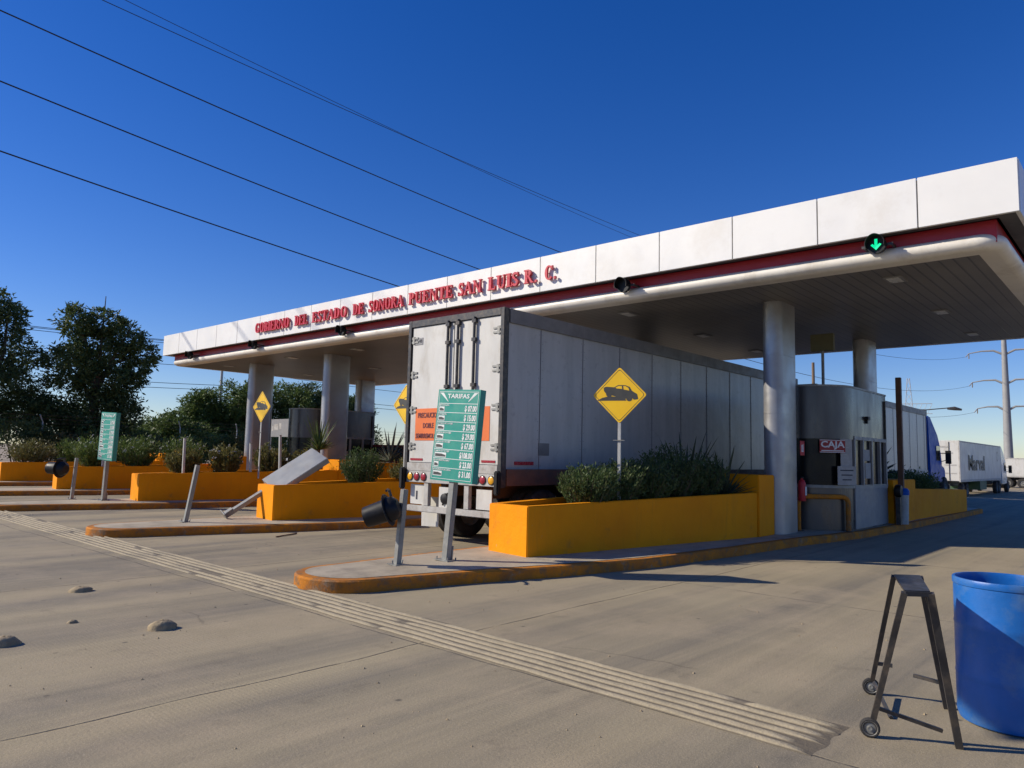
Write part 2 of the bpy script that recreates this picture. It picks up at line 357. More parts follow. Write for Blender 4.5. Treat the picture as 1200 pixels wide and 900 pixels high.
def rumble():
    xs = []; zs = []
    n = 6; x0, x1 = 4.23, 4.85; K = 12
    ys = [1.52 + i*.07 for i in range(int((26.5-1.52)/.07))]
    prof = []
    for i in range(n*K+1): prof.append(x0 + (x1-x0)*i/(n*K))
    vs = []
    for y in ys:
        e = noise.noise(Vector((y*.9, 3.1, 0)))*.02 + .018*(y-1.5)
        for i, x in enumerate(prof):
            ph = (i % K)/K; rid = max(0., math.sin(math.pi*min(1,ph/.62)))**.5 if ph < .62 else 0.
            nn = noise.noise(Vector((i//K*3.7, y*2.2, 0)))*.25 + noise.noise(Vector((x*40, y*9, 1)))*.1 + noise.noise(Vector((x*20, y*22, 4)))*.08
            chip = noise.noise(Vector(((i//K)*7.3, y*2.1, 2.))); chip = .15 if chip > .46 else (.6 if chip > .38 else 1)
            end = min(1, (y-1.5)/.16 - .1 + noise.noise(Vector((x*20,0,0)))*.5)
            h = .004*min(1, max(0,end)) + .017*rid*(1+nn)*chip*max(.0,end)
            if i in (0, n*K): h = .0005
            vs.append((x + e + noise.noise(Vector((y*6, i//K, 0)))*.008, y + noise.noise(Vector((x*9, y, 5)))*.02, h))
    w = len(prof); fs = [(j*w+i, j*w+i+1, (j+1)*w+i+1, (j+1)*w+i) for j in range(len(ys)-1) for i in range(w-1)]
    mb = MB(); mb.add(vs, fs)
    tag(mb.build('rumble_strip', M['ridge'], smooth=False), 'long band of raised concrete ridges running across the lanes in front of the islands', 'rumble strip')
rumble()

OFF = [0., 6.85, 13.6, 20.1, 26.6]
NOSE = [(5.46+.61*math.cos(a), 7.49+.65*math.sin(a)) for a in [R(258-156*q/16) for q in range(17)]]
ISL = [(6.4,6.56),(7.8,6.1),(9.4,5.7),(11.6,5.46),(14.2,5.27),(17,4.9),(22,4.78),(29.3,4.72),(29.6,4.9),(29.7,5.3),(29.6,7.8),(29.3,8.1),
       (14,8.2),(8.7,8.2),(6.4,8.16)] + NOSE[::-1]
ITAG = ['concrete traffic island nearest the camera, with a worn yellow rounded nose beside the ridges', 'concrete island carrying the fallen grey board, second from the camera',
        'third concrete island from the camera, carrying the turned green price board', 'fourth concrete island from the camera, behind the turned green price board', 'farthest concrete island, at the left edge of the photo']
def inset(poly, d):
    n = len(poly); out = []
    for i in range(n):
        p0, p, p1 = Vector(poly[i-1]), Vector(poly[i]), Vector(poly[(i+1)%n])
        a = (p-p0).normalized(); b = (p1-p).normalized(); nn = Vector((-(a.y+b.y), a.x+b.x)).normalized()
        out.append(tuple(p + nn*d))
    return out
def island(k):
    root = thing('traffic_island', ITAG[k], 'traffic island', (4.86, 7.5+OFF[k], 0), group='islands between the toll lanes')
    o = (0, 7.5+OFF[k]-7.5)
    out = []
    for i in range(len(ISL)):          # subdivide so the kerb face can be uneven
        a, b = Vector(ISL[i]), Vector(ISL[(i+1)%len(ISL)]); s_ = max(1, int((b-a).length/.35))
        for j in range(s_):
            p = a + (b-a)*j/s_; wob = noise.noise(Vector((p.x*1.3, p.y*1.3, k*9.)))*.018; out.append((p.x-4.86, p.y-7.5+wob))
    inn = inset(out, .13); lip = inset(out, .02)
    n = len(out); mb = MB()
    L = [(out, 0.0), (out, .125), (lip, .145), (inn, .148)]
    vs = [(x, y, z + (noise.noise(Vector((x*3,y*3,k)))*.004 if z > .05 else -.002)) for poly, z in L for x, y in poly]
    mb.add(vs, [(l*n+i, l*n+(i+1)%n, (l+1)*n+(i+1)%n, (l+1)*n+i) for l in range(3) for i in range(n)])
    mb.build('kerb', M['kerb'], root, smooth=True)
    mb = MB(); mb.add([(x, y, .152) for x, y in inset(out, .12)], [tuple(range(n))]); mb.build('paving_slab', M['slab'], root, fix=True)
    return root
for k in range(5): island(k)

PTAG = ['yellow orange planter wall in front of the big trailer, holding the rosemary hedge', 'yellow orange planter wall under the fallen grey board', 'yellow orange planter wall behind the leaning bare post, third from the camera',
        'yellow orange planter wall behind the toppled signal and the turned green board', 'farthest yellow orange planter wall at the left edge']
def planter(k, dy):
    root = thing('planter', PTAG[k], 'planter', (8.1, 6.9+OFF[k], .152), group='raised planters on the islands')
    t = .14
    outer = [(8.08,6.87),(13.67,5.87),(13.67,7.85),(8.22,7.76)]
    zt = [.87,.99,.99,.86]
    inn = [(8.08+t,6.87+t-.02),(13.6,5.87+t),(13.6,7.85-t),(8.22+t,7.76-t)]
    loc = lambda p: (p[0]-8.1, p[1]-6.9)
    O_ = [loc(p) for p in outer]; I_ = [loc(p) for p in inn]; mb = MB()
    vs = [(x,y,0) for x,y in O_] + [(x,y,z-.152) for (x,y),z in zip(O_,zt)] + [(x,y,z-.152) for (x,y),z in zip(I_,zt)] + [(x,y,.55) for x,y in I_]
    fs = []
    for l in range(3):
        for i in range(4): fs.append((l*4+i, l*4+(i+1)%4, (l+1)*4+(i+1)%4, (l+1)*4+i))
    mb.add(vs, fs); mb.build('wall', M['yellow'], root, bevel=.012)
    mb = MB(); w = []
    nx, ny = 40, 12
    for i in range(nx+1):
        for j in range(ny+1):
            a = Vector(I_[0]).lerp(Vector(I_[1]), i/nx); b = Vector(I_[3]).lerp(Vector(I_[2]), i/nx); p = a.lerp(b, j/ny)
            w.append((p.x, p.y, .62 + .1*i/nx + noise.noise(Vector((p.x*2.2, p.y*2.2, k)))*.05))
    mb.add(w, [(i*(ny+1)+j,(i+1)*(ny+1)+j,(i+1)*(ny+1)+j+1,i*(ny+1)+j+1) for i in range(nx) for j in range(ny)]); mb.build('soil', M['soil'], root, smooth=True)
    mb = MB(); mb.box((13.675-8.1, 5.84-6.9, 0), (14.42-8.1, 7.83-6.9, 1.17)); mb.build('end_block', M['yellow'], root, bevel=.015)
    return root
for k in range(5): planter(k, OFF[k])
BTAG = ['long low planter wall behind the toll booth with the agave, nearest the camera', 'rear planter wall behind the second toll booth', 'rear planter wall behind the third toll booth', 'rear planter wall behind the fourth toll booth']
for k in range(4):
    root = thing('rear_planter', BTAG[k], 'planter', (19.6, 5.0+OFF[k], .152), group='planters behind the booths')
    mb = MB(); mb.prism([(0,0),(1.9,-.05),(1.9,2.3),(0,2.3)], 0, 1.05); mb.build('end_block', M['yellow'], root, bevel=.015)
    mb = MB(); mb.prism([(1.905,-.02),(7.6,-.2),(7.6,2.3),(1.905,2.3)], 0, .8, zt=[.8,.68,.68,.8]); mb.build('wall', M['yellow'], root, bevel=.015)

# ------------------------------------------------------------------ canopy
def canopy():
    root = thing('toll_canopy', 'long white canopy with a red band and red lettering spanning all the toll lanes', 'canopy', (17.6, 15.8, 0))
    X0, X1, Y0, Y1 = 12.45, 22.85, 1.4, 30.1; zb, zt = 5.27, 6.07
    mb = MB(); p = 1.585; g = .009
    joints = [Y0]; y = onpanel = 3.0 - .0
    y = 2.72
    while y < Y1-.3: joints.append(y); y += 1.527
    joints.append(Y1)
    for a, b in zip(joints[:-1], joints[1:]):
        mb.box((X0, a+g, zb), (X0+.06, b-g, zt)); mb.box((X1-.06, a+g, zb), (X1, b-g, zt))
    xs = [X0+.062 + i*(X1-X0-.124)/7 for i in range(8)]
    for a, b in zip(xs[:-1], xs[1:]):
        for yy in (Y0+.004, Y1-.064): mb.box((a+g, yy, zb), (b-g, yy+.06, zt))
    mb.build('fascia', M['white'], root, world=True, bevel=.004)
    mb = MB(); mb.box((X0+.035, Y0+.03, zb+.03), (X1-.035, Y1-.03, zt-.03)); mb.build('joint_backing', M['gap'], root, world=True)
    mb = MB(); mb.box((X0+.34, Y0+.34, 4.95), (X1-.34, Y1-.34, 5.295)); mb.build('red_band', M['red'], root, world=True)
    # thin red lip on the bullnose
    # bullnose swept round the four sides with rounded corners
    bx0, bx1, by0, by1 = X0+.62, X1-.62, Y0+.62, Y1-.62; r = .34
    loop = []
    for (cx, cy, a0) in ((bx1, by1, 0), (bx0, by1, 90), (bx0, by0, 180), (bx1, by0, 270)):
        for i in range(9): a = R(a0 + 90*i/8); loop.append((cx, cy, math.cos(a), math.sin(a)))
    prof = []
    for i in range(13):
        a = R(90 - 180*i/12); prof.append((.22 + .17*math.cos(a), 4.985 + .128*math.sin(a)))
    prof = [(.02, 5.113)] + prof + [(.0, 4.857)]
    vs = [(cx+ca*d, cy+sa*d, z) for (cx,cy,ca,sa) in loop for d, z in prof]; n = len(prof); k = len(loop)
    mb = MB(); mb.add(vs, [(i*n+j, ((i+1)%k)*n+j, ((i+1)%k)*n+j+1, i*n+j+1) for i in range(k) for j in range(n-1)])
    mb.build('bullnose', M['bull'], root, world=True, smooth=True)
    mb = MB(); mb.box((bx0-.003, by0-.003, 4.861), (bx1+.003, by1+.003, 4.93)); mb.build('soffit', M['soffit'], root, world=True)
    mb = MB(); mb.box((X0+.3, Y0+.3, 5.3), (X1-.3, Y1-.3, 5.9)); mb.build('roof_deck', M['gap'], root, world=True)
    # downlights
    for x in (14.0, 17.6, 21.0):
        for y in (3.45, 9.0, 12.4, 16.0, 19.2, 23.0, 27.6):
            mb = MB(); mb.box((x-.24, y-.15, 4.845), (x+.24, y+.15, 4.8605)); o = mb.build('downlight', M['whitepaint'], root, world=True)
            mb = MB(); mb.box((x-.19, y-.1, 4.838), (x+.19, y+.1, 4.8445)); q = mb.build('lens', M['lampglass'], o)
            q.data.transform(Matrix.Translation(-root.location))
    # columns: stadium section
    def column(xc, yc):
        L, rr = .30, .205; poly = []
        for i in range(13): a = R(-90+180*i/12); poly.append((xc+L+rr*math.cos(a), yc+rr*math.sin(a)))
        for i in range(13): a = R(90+180*i/12); poly.append((xc-L+rr*math.cos(a), yc+rr*math.sin(a)))
        mb = MB()
        for z0, z1 in ((.15,1.35),(1.356,2.55),(2.556,3.75),(3.756,4.859)): mb.prism(poly, z0, z1)
        inner = inset(poly, .006); mb.prism(inner, .152, 4.855)
        mb.build('column', M['column'], root, world=True, smooth=True)
    for x, y in ((14.98,5.93),(14.9,13.1),(14.6,21.15),(14.55,26.05),(20.9,5.95),(20.8,12.7),(20.8,20.0),(20.6,27.5)): column(x, y)
    return root
canopy_root = canopy()

# serif capitals out of bars and arcs: unit height, (glyph width, strokes)
def glyph(ch):
    T, t, S = .25, .105, .085; out = []
    def bar(x0, y0, x1, y1, w): out.append(('b', x0, y0, x1, y1, w))
    def rect(x0, y0, x1, y1): out.append(('r', x0, y0, x1, y1))
    def stem(x): rect(x-T/2, 0, x+T/2, 1); rect(x-T/2-.09, 0, x+T/2+.09, S); rect(x-T/2-.09, 1-S, x+T/2+.09, 1)
    def thin(x): rect(x-t/2, 0, x+t/2, 1); rect(x-t/2-.1, 0, x+t/2+.1, S); rect(x-t/2-.1, 1-S, x+t/2+.1, 1)
    def arc(cx, cy, rx, ry, a0, a1, w0=T, w1=t): out.append(('a', cx, cy, rx, ry, a0, a1, w0, w1))
    w = .8
    if ch == 'I': stem(.19); w = .38
    elif ch == 'L': stem(.2); rect(.2, 0, .68, t); bar(.66, 0, .7, .26, .07); w = .74
    elif ch == 'E': stem(.2); rect(.2, 0, .7, t); rect(.2, 1-t, .66, 1); rect(.2, .47, .52, .47+t); bar(.7,0,.73,.26,.07); bar(.66,1,.68,.78,.07); rect(.49,.37,.55,.65); w = .78
    elif ch == 'T': stem(.42); rect(.04, 1-t, .8, 1); bar(.06,1,.04,.74,.07); bar(.78,1,.8,.74,.07); w = .84
    elif ch == 'D': stem(.2); arc(.36, .5, .42, .5, -90, 90); rect(.2,0,.37,t); rect(.2,1-t,.37,1); w = .88
    elif ch == 'P': stem(.2); arc(.4, .735, .27, .265, -90, 90); rect(.2,.47,.41,.47+t); rect(.2,1-t,.41,1); w = .74
    elif ch == 'B': stem(.2); arc(.4, .76, .24, .24, -90, 90); arc(.42, .27, .29, .27, -90, 90); rect(.2,.49,.42,.49+t); rect(.2,0,.43,t); rect(.2,1-t,.41,1); w = .8
    elif ch == 'R': stem(.2); arc(.4, .745, .25, .255, -90, 90); rect(.2,.47,.41,.47+t); rect(.2,1-t,.41,1); bar(.42,.5,.76,.02,.19); rect(.68,0,.9,S); w = .88
    elif ch == 'O': arc(.46, .5, .42, .52, 0, 360); w = .92
    elif ch == 'C': arc(.46, .5, .42, .52, 40, 320); bar(.79,.98,.79,.66,.07); w = .86
    elif ch == 'G': arc(.46, .5, .42, .52, 40, 325); bar(.79,.98,.79,.66,.07); rect(.69,.04,.86,.46); rect(.58,.4,.94,.46); w = .96
    elif ch == 'U': rect(.1,.3,.3,1); rect(0,1-S,.4,1); rect(.68,.3,.76,1); rect(.58,1-S,.88,1); arc(.455, .32, .3, .33, 180, 360, .16, .12); w = .88
    elif ch == 'S': arc(.34, .745, .25, .27, 30, 275, .16, .16); arc(.34, .265, .28, .28, -150, 95, .16, .16); rect(.54,.7,.6,1); rect(.04,0,.1,.3); w = .68
    elif ch == 'N': thin(.14); thin(.8); bar(.12, .98, .8, .02, .19); w = .94
    elif ch == 'A': bar(.08, 0, .42, 1, .09); bar(.42, .98, .76, 0, .2); rect(.2,.3,.66,.3+t); rect(-.03,0,.22,S); rect(.6,0,.94,S); w = .92
    elif ch == '.': rect(.06, 0, .24, .18); w = .32
    return w, out
def letters(s, y_start, y_end, z0, h, x_front, depth, root):
    adv = [glyph(c)[0] for c in s]; gap = .07; total = sum(adv) + gap*(len(s)-1); sx = (y_start-y_end)/total
    mb = MB(); cur = 0; cnt = 0
    for c, a in zip(s, adv):
        for st in glyph(c)[1]:
            cnt += 1; e = .0012*(cnt % 9); quads = []
            if st[0] == 'r': _, x0, y0, x1, y1 = st; quads.append([(x0,y0),(x1,y0),(x1,y1),(x0,y1)])
            elif st[0] == 'b':
                _, x0, y0, x1, y1, w = st; quads.append([(x0-w/2,y0),(x0+w/2,y0),(x1+w/2,y1),(x1-w/2,y1)])
            else:
                _, cx, cy, rx, ry, a0, a1, w0, w1 = st; n = max(8, int(abs(a1-a0)/14)); o = []; i_ = []
                for q in range(n+1):
                    an = R(a0+(a1-a0)*q/n); w = w1 + (w0-w1)*abs(math.cos(an))
                    o.append((cx+rx*math.cos(an), cy+ry*math.sin(an))); i_.append((cx+(rx-w)*math.cos(an), cy+(ry-w1-.01)*math.sin(an)))
                for q in range(n): quads.append([i_[q], o[q], o[q+1], i_[q+1]])
            for qd in quads:
                pts = [(y_start-(cur+x)*sx, z0+y*h) for x, y in qd]
                f = [(x_front-e, y, z) for y, z in pts]; b = [(x_front+depth+e, y, z) for y, z in pts]
                mb.add(f+b, [(0,1,2,3),(7,6,5,4),(0,4,5,1),(1,5,6,2),(2,6,7,3),(3,7,4,0)])
        cur += a + gap
    mb.build('lettering', M['letter'], root, world=True)
    cur = 0
W = [('GOBIERNO',22.72,20.62),('DEL',20.3,19.6),('ESTADO',19.33,17.55),('DE',17.26,16.76),('SONORA',16.53,15.02),('PUENTE',14.8,13.12),('SAN',12.93,12.12),('LUIS',11.9,10.92),('R.',10.76,10.36),('C.',10.16,9.82)]
for i, (s_, a, b) in enumerate(W): letters(s_, a, b, 5.485, .32, 12.36, .05, canopy_root)
mb = MB()
for s_, a, b in W:
    k = max(2, len(s_))
    for i in range(k): y = a + (b-a)*(i+.5)/k; mb.tube((12.41,y,5.64),(12.449,y,5.64),.008,n=6)
mb.build('letter_fixings', M['galv'], canopy_root, world=True)

# lane signals on the red band
STAG = ['round lane signal showing a green arrow, above the nearest lane', 'unlit lane signal above the lane of the big trailer', 'unlit lane signal below the word SONORA',
        'unlit lane signal under the left end of the lettering', 'unlit lane signal nearest the left end of the canopy']
def signal(green=False):
    root = thing('lane_signal', STAG[0], 'traffic light', (12.5, 3.34, 5.12), group='lane signals on the canopy edge')
    mb = MB(); mb.lathe([(.0,.13),(.15,.13),(.19,.1),(.2,0),(.2,-.02),(.17,-.02),(.17,0),(0,0)], 24, M4=Matrix.Rotation(R(-90),4,'Y') @ Matrix.Translation((0,0,.0)) @ Matrix.Rotation(math.pi,4,'X')); mb.build('housing', M['black'], root, smooth=True)
    n = 20; vs = []
    for i in range(n+1):
        a = R(-20 + 220*i/n)
        for rr in (.2,.188): vs += [(0, rr*math.cos(a), rr*math.sin(a)), (-.24+.07*abs(math.cos(a)), rr*math.cos(a), rr*math.sin(a))]
    mb = MB(); fs = []
    for i in range(n): b = i*4; fs += [(b,b+1,b+5,b+4),(b+2,b+6,b+7,b+3),(b+1,b+3,b+7,b+5)]
    mb.add(vs, fs); mb.build('visor', M['black'], root, fix=False)
    mb = MB(); mb.box((.05,-.32,-.03),(.09,.32,.02)); mb.box((.09,-.3,-.03),(.4,-.26,.02)); mb.box((.09,.26,-.03),(.4,.3,.02)); mb.build('bracket', M['darksteel'], root)
    return root
def arrow(root, m):
    mb = MB(); M4 = face_minus_x(-.026, 0, 0)
    mb.prism([(-.03,.12),(.03,.12),(.03,-.04),(-.03,-.04)], 0, .008, M4)
    mb.prism([(0,-.125),(.11,-.01),(.07,.02),(0,-.05),(-.07,.02),(-.11,-.01)], .001, .009, M4); mb.build('arrow', m, root)
s0 = signal(); 
for i, y in enumerate((8.17, 17.95, 23.01, 27.8)):
    c = copy_tree(s0); c.location = (12.5, y, 5.12); c['label'] = STAG[i+1]
arrow(s0, M['greenlit'])
for o in list(C.objects):
    if o.name.startswith('lane_signal'): o.scale = (.74,.74,.74)

# ------------------------------------------------------------------ trailers
def wheel_tree(x, y, z, parent, w=.24, r=.5, off=(0,0,0)):
    # tyre with rim child; axle along Y
    T = Matrix.Translation((x,y,z)) @ Matrix.Rotation(R(90),4,'X')
    mb = MB(); h = w/2
    mb.lathe([(r*.56,-h*.9),(r*.8,-h),(r*.95,-h*.9),(r,-h*.65),(r,h*.65),(r*.95,h*.9),(r*.8,h),(r*.56,h*.9),(r*.56,-h*.9)], 36, M4=T)
    for i in range(48):
        a = 2*math.pi*i/48
        mb.add([T@Vector((r*1.008*math.cos(a+d), r*1.008*math.sin(a+d), zz)) for d, zz in ((-.03,-h*.6),(.03,-h*.6),(.05,0),(-.01,0))], [(0,1,2,3)])
    wo = MB(); whl = mb.build('wheel', M['rubber'], parent, smooth=True)
    wo.lathe([(0,-h*.5),(r*.2,-h*.55),(r*.22,-h*.8),(r*.3,-h*.35),(r*.5,-h*.25),(r*.555,-h*.85),(r*.57,-h*.88)], 24, M4=T)
    wo.lathe([(0,h*.5),(r*.2,h*.55),(r*.22,h*.8),(r*.3,h*.35),(r*.5,h*.25),(r*.555,h*.85),(r*.57,h*.88)], 24, M4=T)
    wo.build('rim', M['galv'], whl, smooth=True); return whl
def trailer(label, x0, L, y0=8.25, w=2.48, zbot=1.02, ztop=4.1, detail=True, zg=0.):
    root = thing('semi_trailer', label, 'trailer', (x0, y0+w/2, zg), group=None)
    hw = w/2
    # body sides, front and floor; local x forward
    mb = MB(); mb.box((.14,-hw+.02,1.30),(L,hw-.02,3.99)); mb.build('box_body', M['side'], root)
    mb = MB(); sx = .12
    first = 1.27 if detail else 1.25
    x = 1.0 if detail else 1.2
    while x < L-.2: mb.box((x-.006,-hw+.011,1.34),(x+.006,-hw+.019,3.84)); x += 1.27
    # small rivets rows
    x = 1.0
    while x < L-.2:
        for s_ in (-.05,.05):
            for q in range(16): z = 1.42+q*.155; mb.box((x+s_-.005,-hw+.014,z-.005),(x+s_+.005,-hw+.0195,z+.005))
        x += 1.27
    mb.build('side_seams', M['seam'], root)
    mb = MB()
    for s_ in (-1, 1): mb.box((.14, s_*hw-.012, 3.85),(L+.02, s_*hw+.012, 4.09))
    mb.box((.14,-hw+.014,4.0),(L+.02,hw-.014,4.085)); mb.box((L,-hw,1.2),(L+.03,hw,4.07)); mb.build('top_rail', M['rail'], root)
    mb = MB()
    for s_ in (-1, 1): mb.box((.14, s_*hw-.014, 1.08),(L+.02, s_*hw+.014, 1.36))
    mb.build('bottom_rail', M['framegrey'] if not detail else M['rust'], root)
    mb = MB()
    for y in (-.55,.4): mb.box((.3,y,.82),(L-.3,y+.12,1.08))
    for i in range(int(L/.6)): mb.box((.35+i*.6,-hw+.03,1.1),(.42+i*.6,hw-.03,1.28))
    mb.build('chassis', M['rust'], root)
    for x in (1.25, 2.55):
        for y in (-hw+.17, -hw+.46, hw-.17, hw-.46): wheel_tree(x, y, .5, root)
        mb = MB(); mb.tube((x,-hw+.1,.5),(x,hw-.1,.5),.07); mb.build('axle', M['rust'], root)
    mb = MB()
    for y in (-.7,.7): mb.box((L-2.6,y-.05,.25),(L-2.48,y+.05,1.1)); mb.box((L-2.68,y-.12,.2),(L-2.4,y+.12,.26))
    mb.build('landing_gear', M['rust'], root)
    # rear frame
    mb = MB()
    mb.box((0,-hw,1.05),(.13,-hw+.085,4.1)); mb.box((0,hw-.085,1.05),(.13,hw,4.1)); mb.box((.002,-hw+.086,3.97),(.13,hw-.086,4.098)); mb.build('rear_frame', M['darksteel'] if detail else M['rail'], root, bevel=.006)
    mb = MB(); mb.box((.0,-hw+.0855,1.27),(.12,hw-.0855,1.42)); mb.build('door_sill', M['framegrey'], root, bevel=.006)
    for s_ in (-1, 1):
        a, b = (.008, hw-.1) if s_ > 0 else (-hw+.1, -.008)
        mb = MB(); mb.box((.03,a,1.425),(.11,b,3.965)); d = mb.build('door', M['doorwhite'], root, bevel=.008)
        if not detail: continue
        for z in (1.72,2.4,3.06,3.72):
            hb = MB(); yy = s_*(hw-.17)
            hb.box((.012,yy-.1,z-.055),(.029,yy+.1,z-.02)); hb.box((.012,yy-.1,z+.02),(.029,yy+.1,z+.055)); hb.box((.008,yy+s_*.03-.03,z-.07),(.0285,yy+s_*.03+.03,z+.07))
            hb.build('hinge', M['galv'], d, bevel=.003)
        for q, yy in enumerate((s_*.32, ) if s_ < 0 else (.085, .34)):
            pass
    if detail:
        for yy in (.13, -.13, -.54):
            mb = MB(); mb.tube((-.012,yy,1.3),(-.012,yy,4.0),.027,n=10)
            for z in (1.36,1.9,2.8,3.6,3.93): mb.box((-.036,yy-.045,z-.03),(.0295,yy+.045,z+.03))
            mb.build('lock_rod', M['darksteel'], root)
        mb = MB(); mb.box((-.04,-.56,1.62),(-.02,-.2,1.66)); mb.box((-.045,-.3,1.6),(-.02,-.22,1.7)); mb.build('door_handle', M['darksteel'], root)
        # orange warning banner
        mb = MB(); mb.box((.024,.16,1.83),(.0292,.985,2.42)); mb.box((.024,-.93,1.83),(.0292,-.16,2.42)); mb.box((.02,-.1595,1.83),(.0235,.1595,2.42)); ban = mb.build('warning_banner', M['orange'], root)
        for s__, z, sz in (('PRECAUCION',2.29,.13),('DOBLE',2.10,.13),('SEMIRREMOLQUE',1.91,.12)):
            text(s__, sz, M['inkred'], ban, face_minus_x(.0195, .62, z), ext=.0012, sx=.72, bold=.003)
        mb = MB(); mb.box((.022,.85,3.63),(.0292,1.09,3.76)); pl = mb.build('number_plate', M['whitepaint'], root)
        text('53 48', .085, M['ink'], pl, face_minus_x(.021, .97, 3.695), sx=1.05, bold=.002)
        mb = MB(); mb.box((.021,.75,1.46),(.0292,1.09,1.50), mi=0); mb.box((.021,-1.08,1.46),(.0292,-.76,1.50)); mb.build('reflector_tape', M['redlens'], root)
        # lamp bar
        mb = MB(); mb.box((.0,-hw+.09,1.06),(.1,hw-.09,1.268)); mb.build('lamp_bar', M['framegrey'], root, bevel=.006)
        for yy, mm in ((1.045,'amber'),(.86,'redlens'),(.67,'redlens'),(-.67,'redlens'),(-.83,'redlens'),(-1.03,'amber')):
            T = Matrix.Translation((-.001,yy,1.165)) @ Matrix.Rotation(R(-90),4,'Y')
            mb = MB(); mb.lathe([(.078,0),(.078,.012),(.066,.013)], 24, M4=T); l = mb.build('lamp_ring', M['black'], root, smooth=True)
            mb = MB(); mb.lathe([(.066,.0),(.064,.014),(.045,.024),(0,.028)], 24, M4=T); mb.build('tail_lamp', M[mm], l, smooth=True)
        # black corner buffers
        for s_ in (-1, 1):
            mb = MB(); mb.box((-.1,s_*(hw-.03)-.05,.93),(-.002,s_*(hw-.03)+.05,1.33)); mb.build('dock_buffer', M['black'], root, bevel=.02)
        # under-run bumper
        mb = MB(); mb.box((.0,-1.04,.53),(.1,1.12,.64)); bp = mb.build('bumper', M['framegrey'], root, bevel=.01)
        for y in (-.42,.62,): mb = MB(); mb.box((.02,y-.06,.645),(.1,y+.06,1.055)); mb.build('bumper_post', M['framegrey'], root, bevel=.006)
        for a, b in (((.07,.72,.66),(.085,1.1,1.02)),((.07,-.98,.66),(.085,-.62,1.0)),((.07,-.1,.64),(.085,.32,1.0))): mb = MB(); mb.box(a, b); mb.build('underbody_panel', M['doorwhite'], root)
        mb = MB(); mb.box((.069,.9,.74),(.0695,.95,.9)); mb.build('panel_emblem', M['ink'], root)
        mb = MB(); mb.lathe([(0,0),(.08,.0),(.1,.03),(.09,.07),(.03,.09),(0,.09)], 14, M4=Matrix.Translation((.05,.1,.8)) @ Matrix.Rotation(R(-90),4,'Y')); mb.tube((.04,.1,.8),(.03,-.12,.62),.018); mb.tube((.05,.08,.9),(.05,.2,.68),.015); mb.build('air_hose', M['black'], root, smooth=True)
        for s_ in (-1, 1):
            mb = MB(); a, b = (.68, 1.17) if s_ > 0 else (-1.2, -.72)
            mb.prism([(a,.24),(b-.02,.22),(b,.78),(a-.0,.78)], 0, .012, face_minus_x(.42,0,0) @ Matrix.Diagonal((-1,1,1,1)))
            fl = mb.build('mud_flap', M['doorwhite'], root)
            text('GREAT DANE' if 0 else 'UTILITY', .09, M['ink'], fl, face_minus_x(.405,(a+b)/2,.36), sx=1.1, bold=.002) if 0 else None
        # side markers
        mb = MB(); mb.box((.35,-hw+.008,1.43),(.85,-hw+.0195,1.49)); mb.build('side_reflector', M['redlens'], root)
        mb = MB(); mb.box((.98,-hw+.01,1.6),(1.28,-hw+.0193,1.82)); mb.build('placard', M['rail'], root)
        # door skirts: side skirt strut
    return root
tr1 = trailer('long dirty white box trailer with an orange warning banner on its rear doors', 9.0, 13.2)
tr2 = trailer('second pale trailer hitched ahead of the first, seen beyond the toll booth', 23.85, 14.3, detail=False)

def tractor(label, x0, y, zg, paint, hood=1.9, name='truck_tractor', yaw=0):
    root = thing(name, label, 'truck', (x0, y, zg), (0,0,yaw))
    # side profile (x, z), extruded in Y
    def ext(poly, hw, nm, m, taper=0, bev=.05):
        mb = MB(); n = len(poly)
        vs = [(x,-hw+taper*max(0,z-2.6),z) for x,z in poly] + [(x,hw-taper*max(0,z-2.6),z) for x,z in poly]
        mb.add(vs, [tuple(range(n))[::-1], tuple(range(n,2*n))] + [(i,(i+1)%n,n+(i+1)%n,n+i) for i in range(n)]); return mb.build(nm, m, root, bevel=bev)
    cab = ext([(0,.75),(0,3.9),(.5,3.9),(1.7,3.05),(2.05,2.55),(2.35,1.75),(2.35,.75)], 1.2, 'cab', paint, .06)
    ext([(2.36,.7),(2.36,1.72),(3.9,1.5),(4.1,1.3),(4.15,.55),(3.6,.55)], .98, 'hood', paint)
    mb = MB(); 
    for s_ in (-1,1): mb.box((1.2,s_*1.2-.008,1.8),(1.95,s_*1.2+.008,2.5))
    mb.add([(2.07,-1.0,2.5),(2.07,1.0,2.5),(2.33,1.0,1.8),(2.33,-1.0,1.8)], [(0,1,2,3)]); q = mb.build('window', M['carglass'], root); q.location.x = .01
    mb = MB(); mb.box((4.1,-1.15,.3),(4.3,1.15,.62)); mb.build('bumper', M['steel'], root, bevel=.03)
    mb = MB(); mb.box((4.12,-.6,.68),(4.17,.6,1.28)); mb.build('grille', M['black'], root)
    for s_ in (-1,1):
        mb = MB(); mb.box((2.6,s_*1.42-.12,1.65),(2.7,s_*1.42+.12,2.3)); mb.tube((2.2,s_*1.18,2.15),(2.64,s_*1.4,2.15),.018); mb.tube((2.2,s_*1.18,1.75),(2.64,s_*1.4,1.85),.018); mb.build('mirror', M['black'], root, bevel=.01)
        mb = MB(); mb.lathe([(.0,0),(.14,.0),(.12,.03),(0,.04)], 16, M4=Matrix.Translation((4.13,s_*.8,1.0)) @ Matrix.Rotation(R(90),4,'Y')); mb.build('headlight', M['lampglass'], root)
        wheel_tree(3.35, s_*1.0, .5, root, .3)
        wheel_tree(-.9, s_*1.0, .5, root, .3); wheel_tree(-2.15, s_*1.0, .5, root, .3)
    mb = MB(); mb.box((-2.9,-.45,.7),(0,.45,.95)); mb.build('chassis', M['black'], root)
    return root
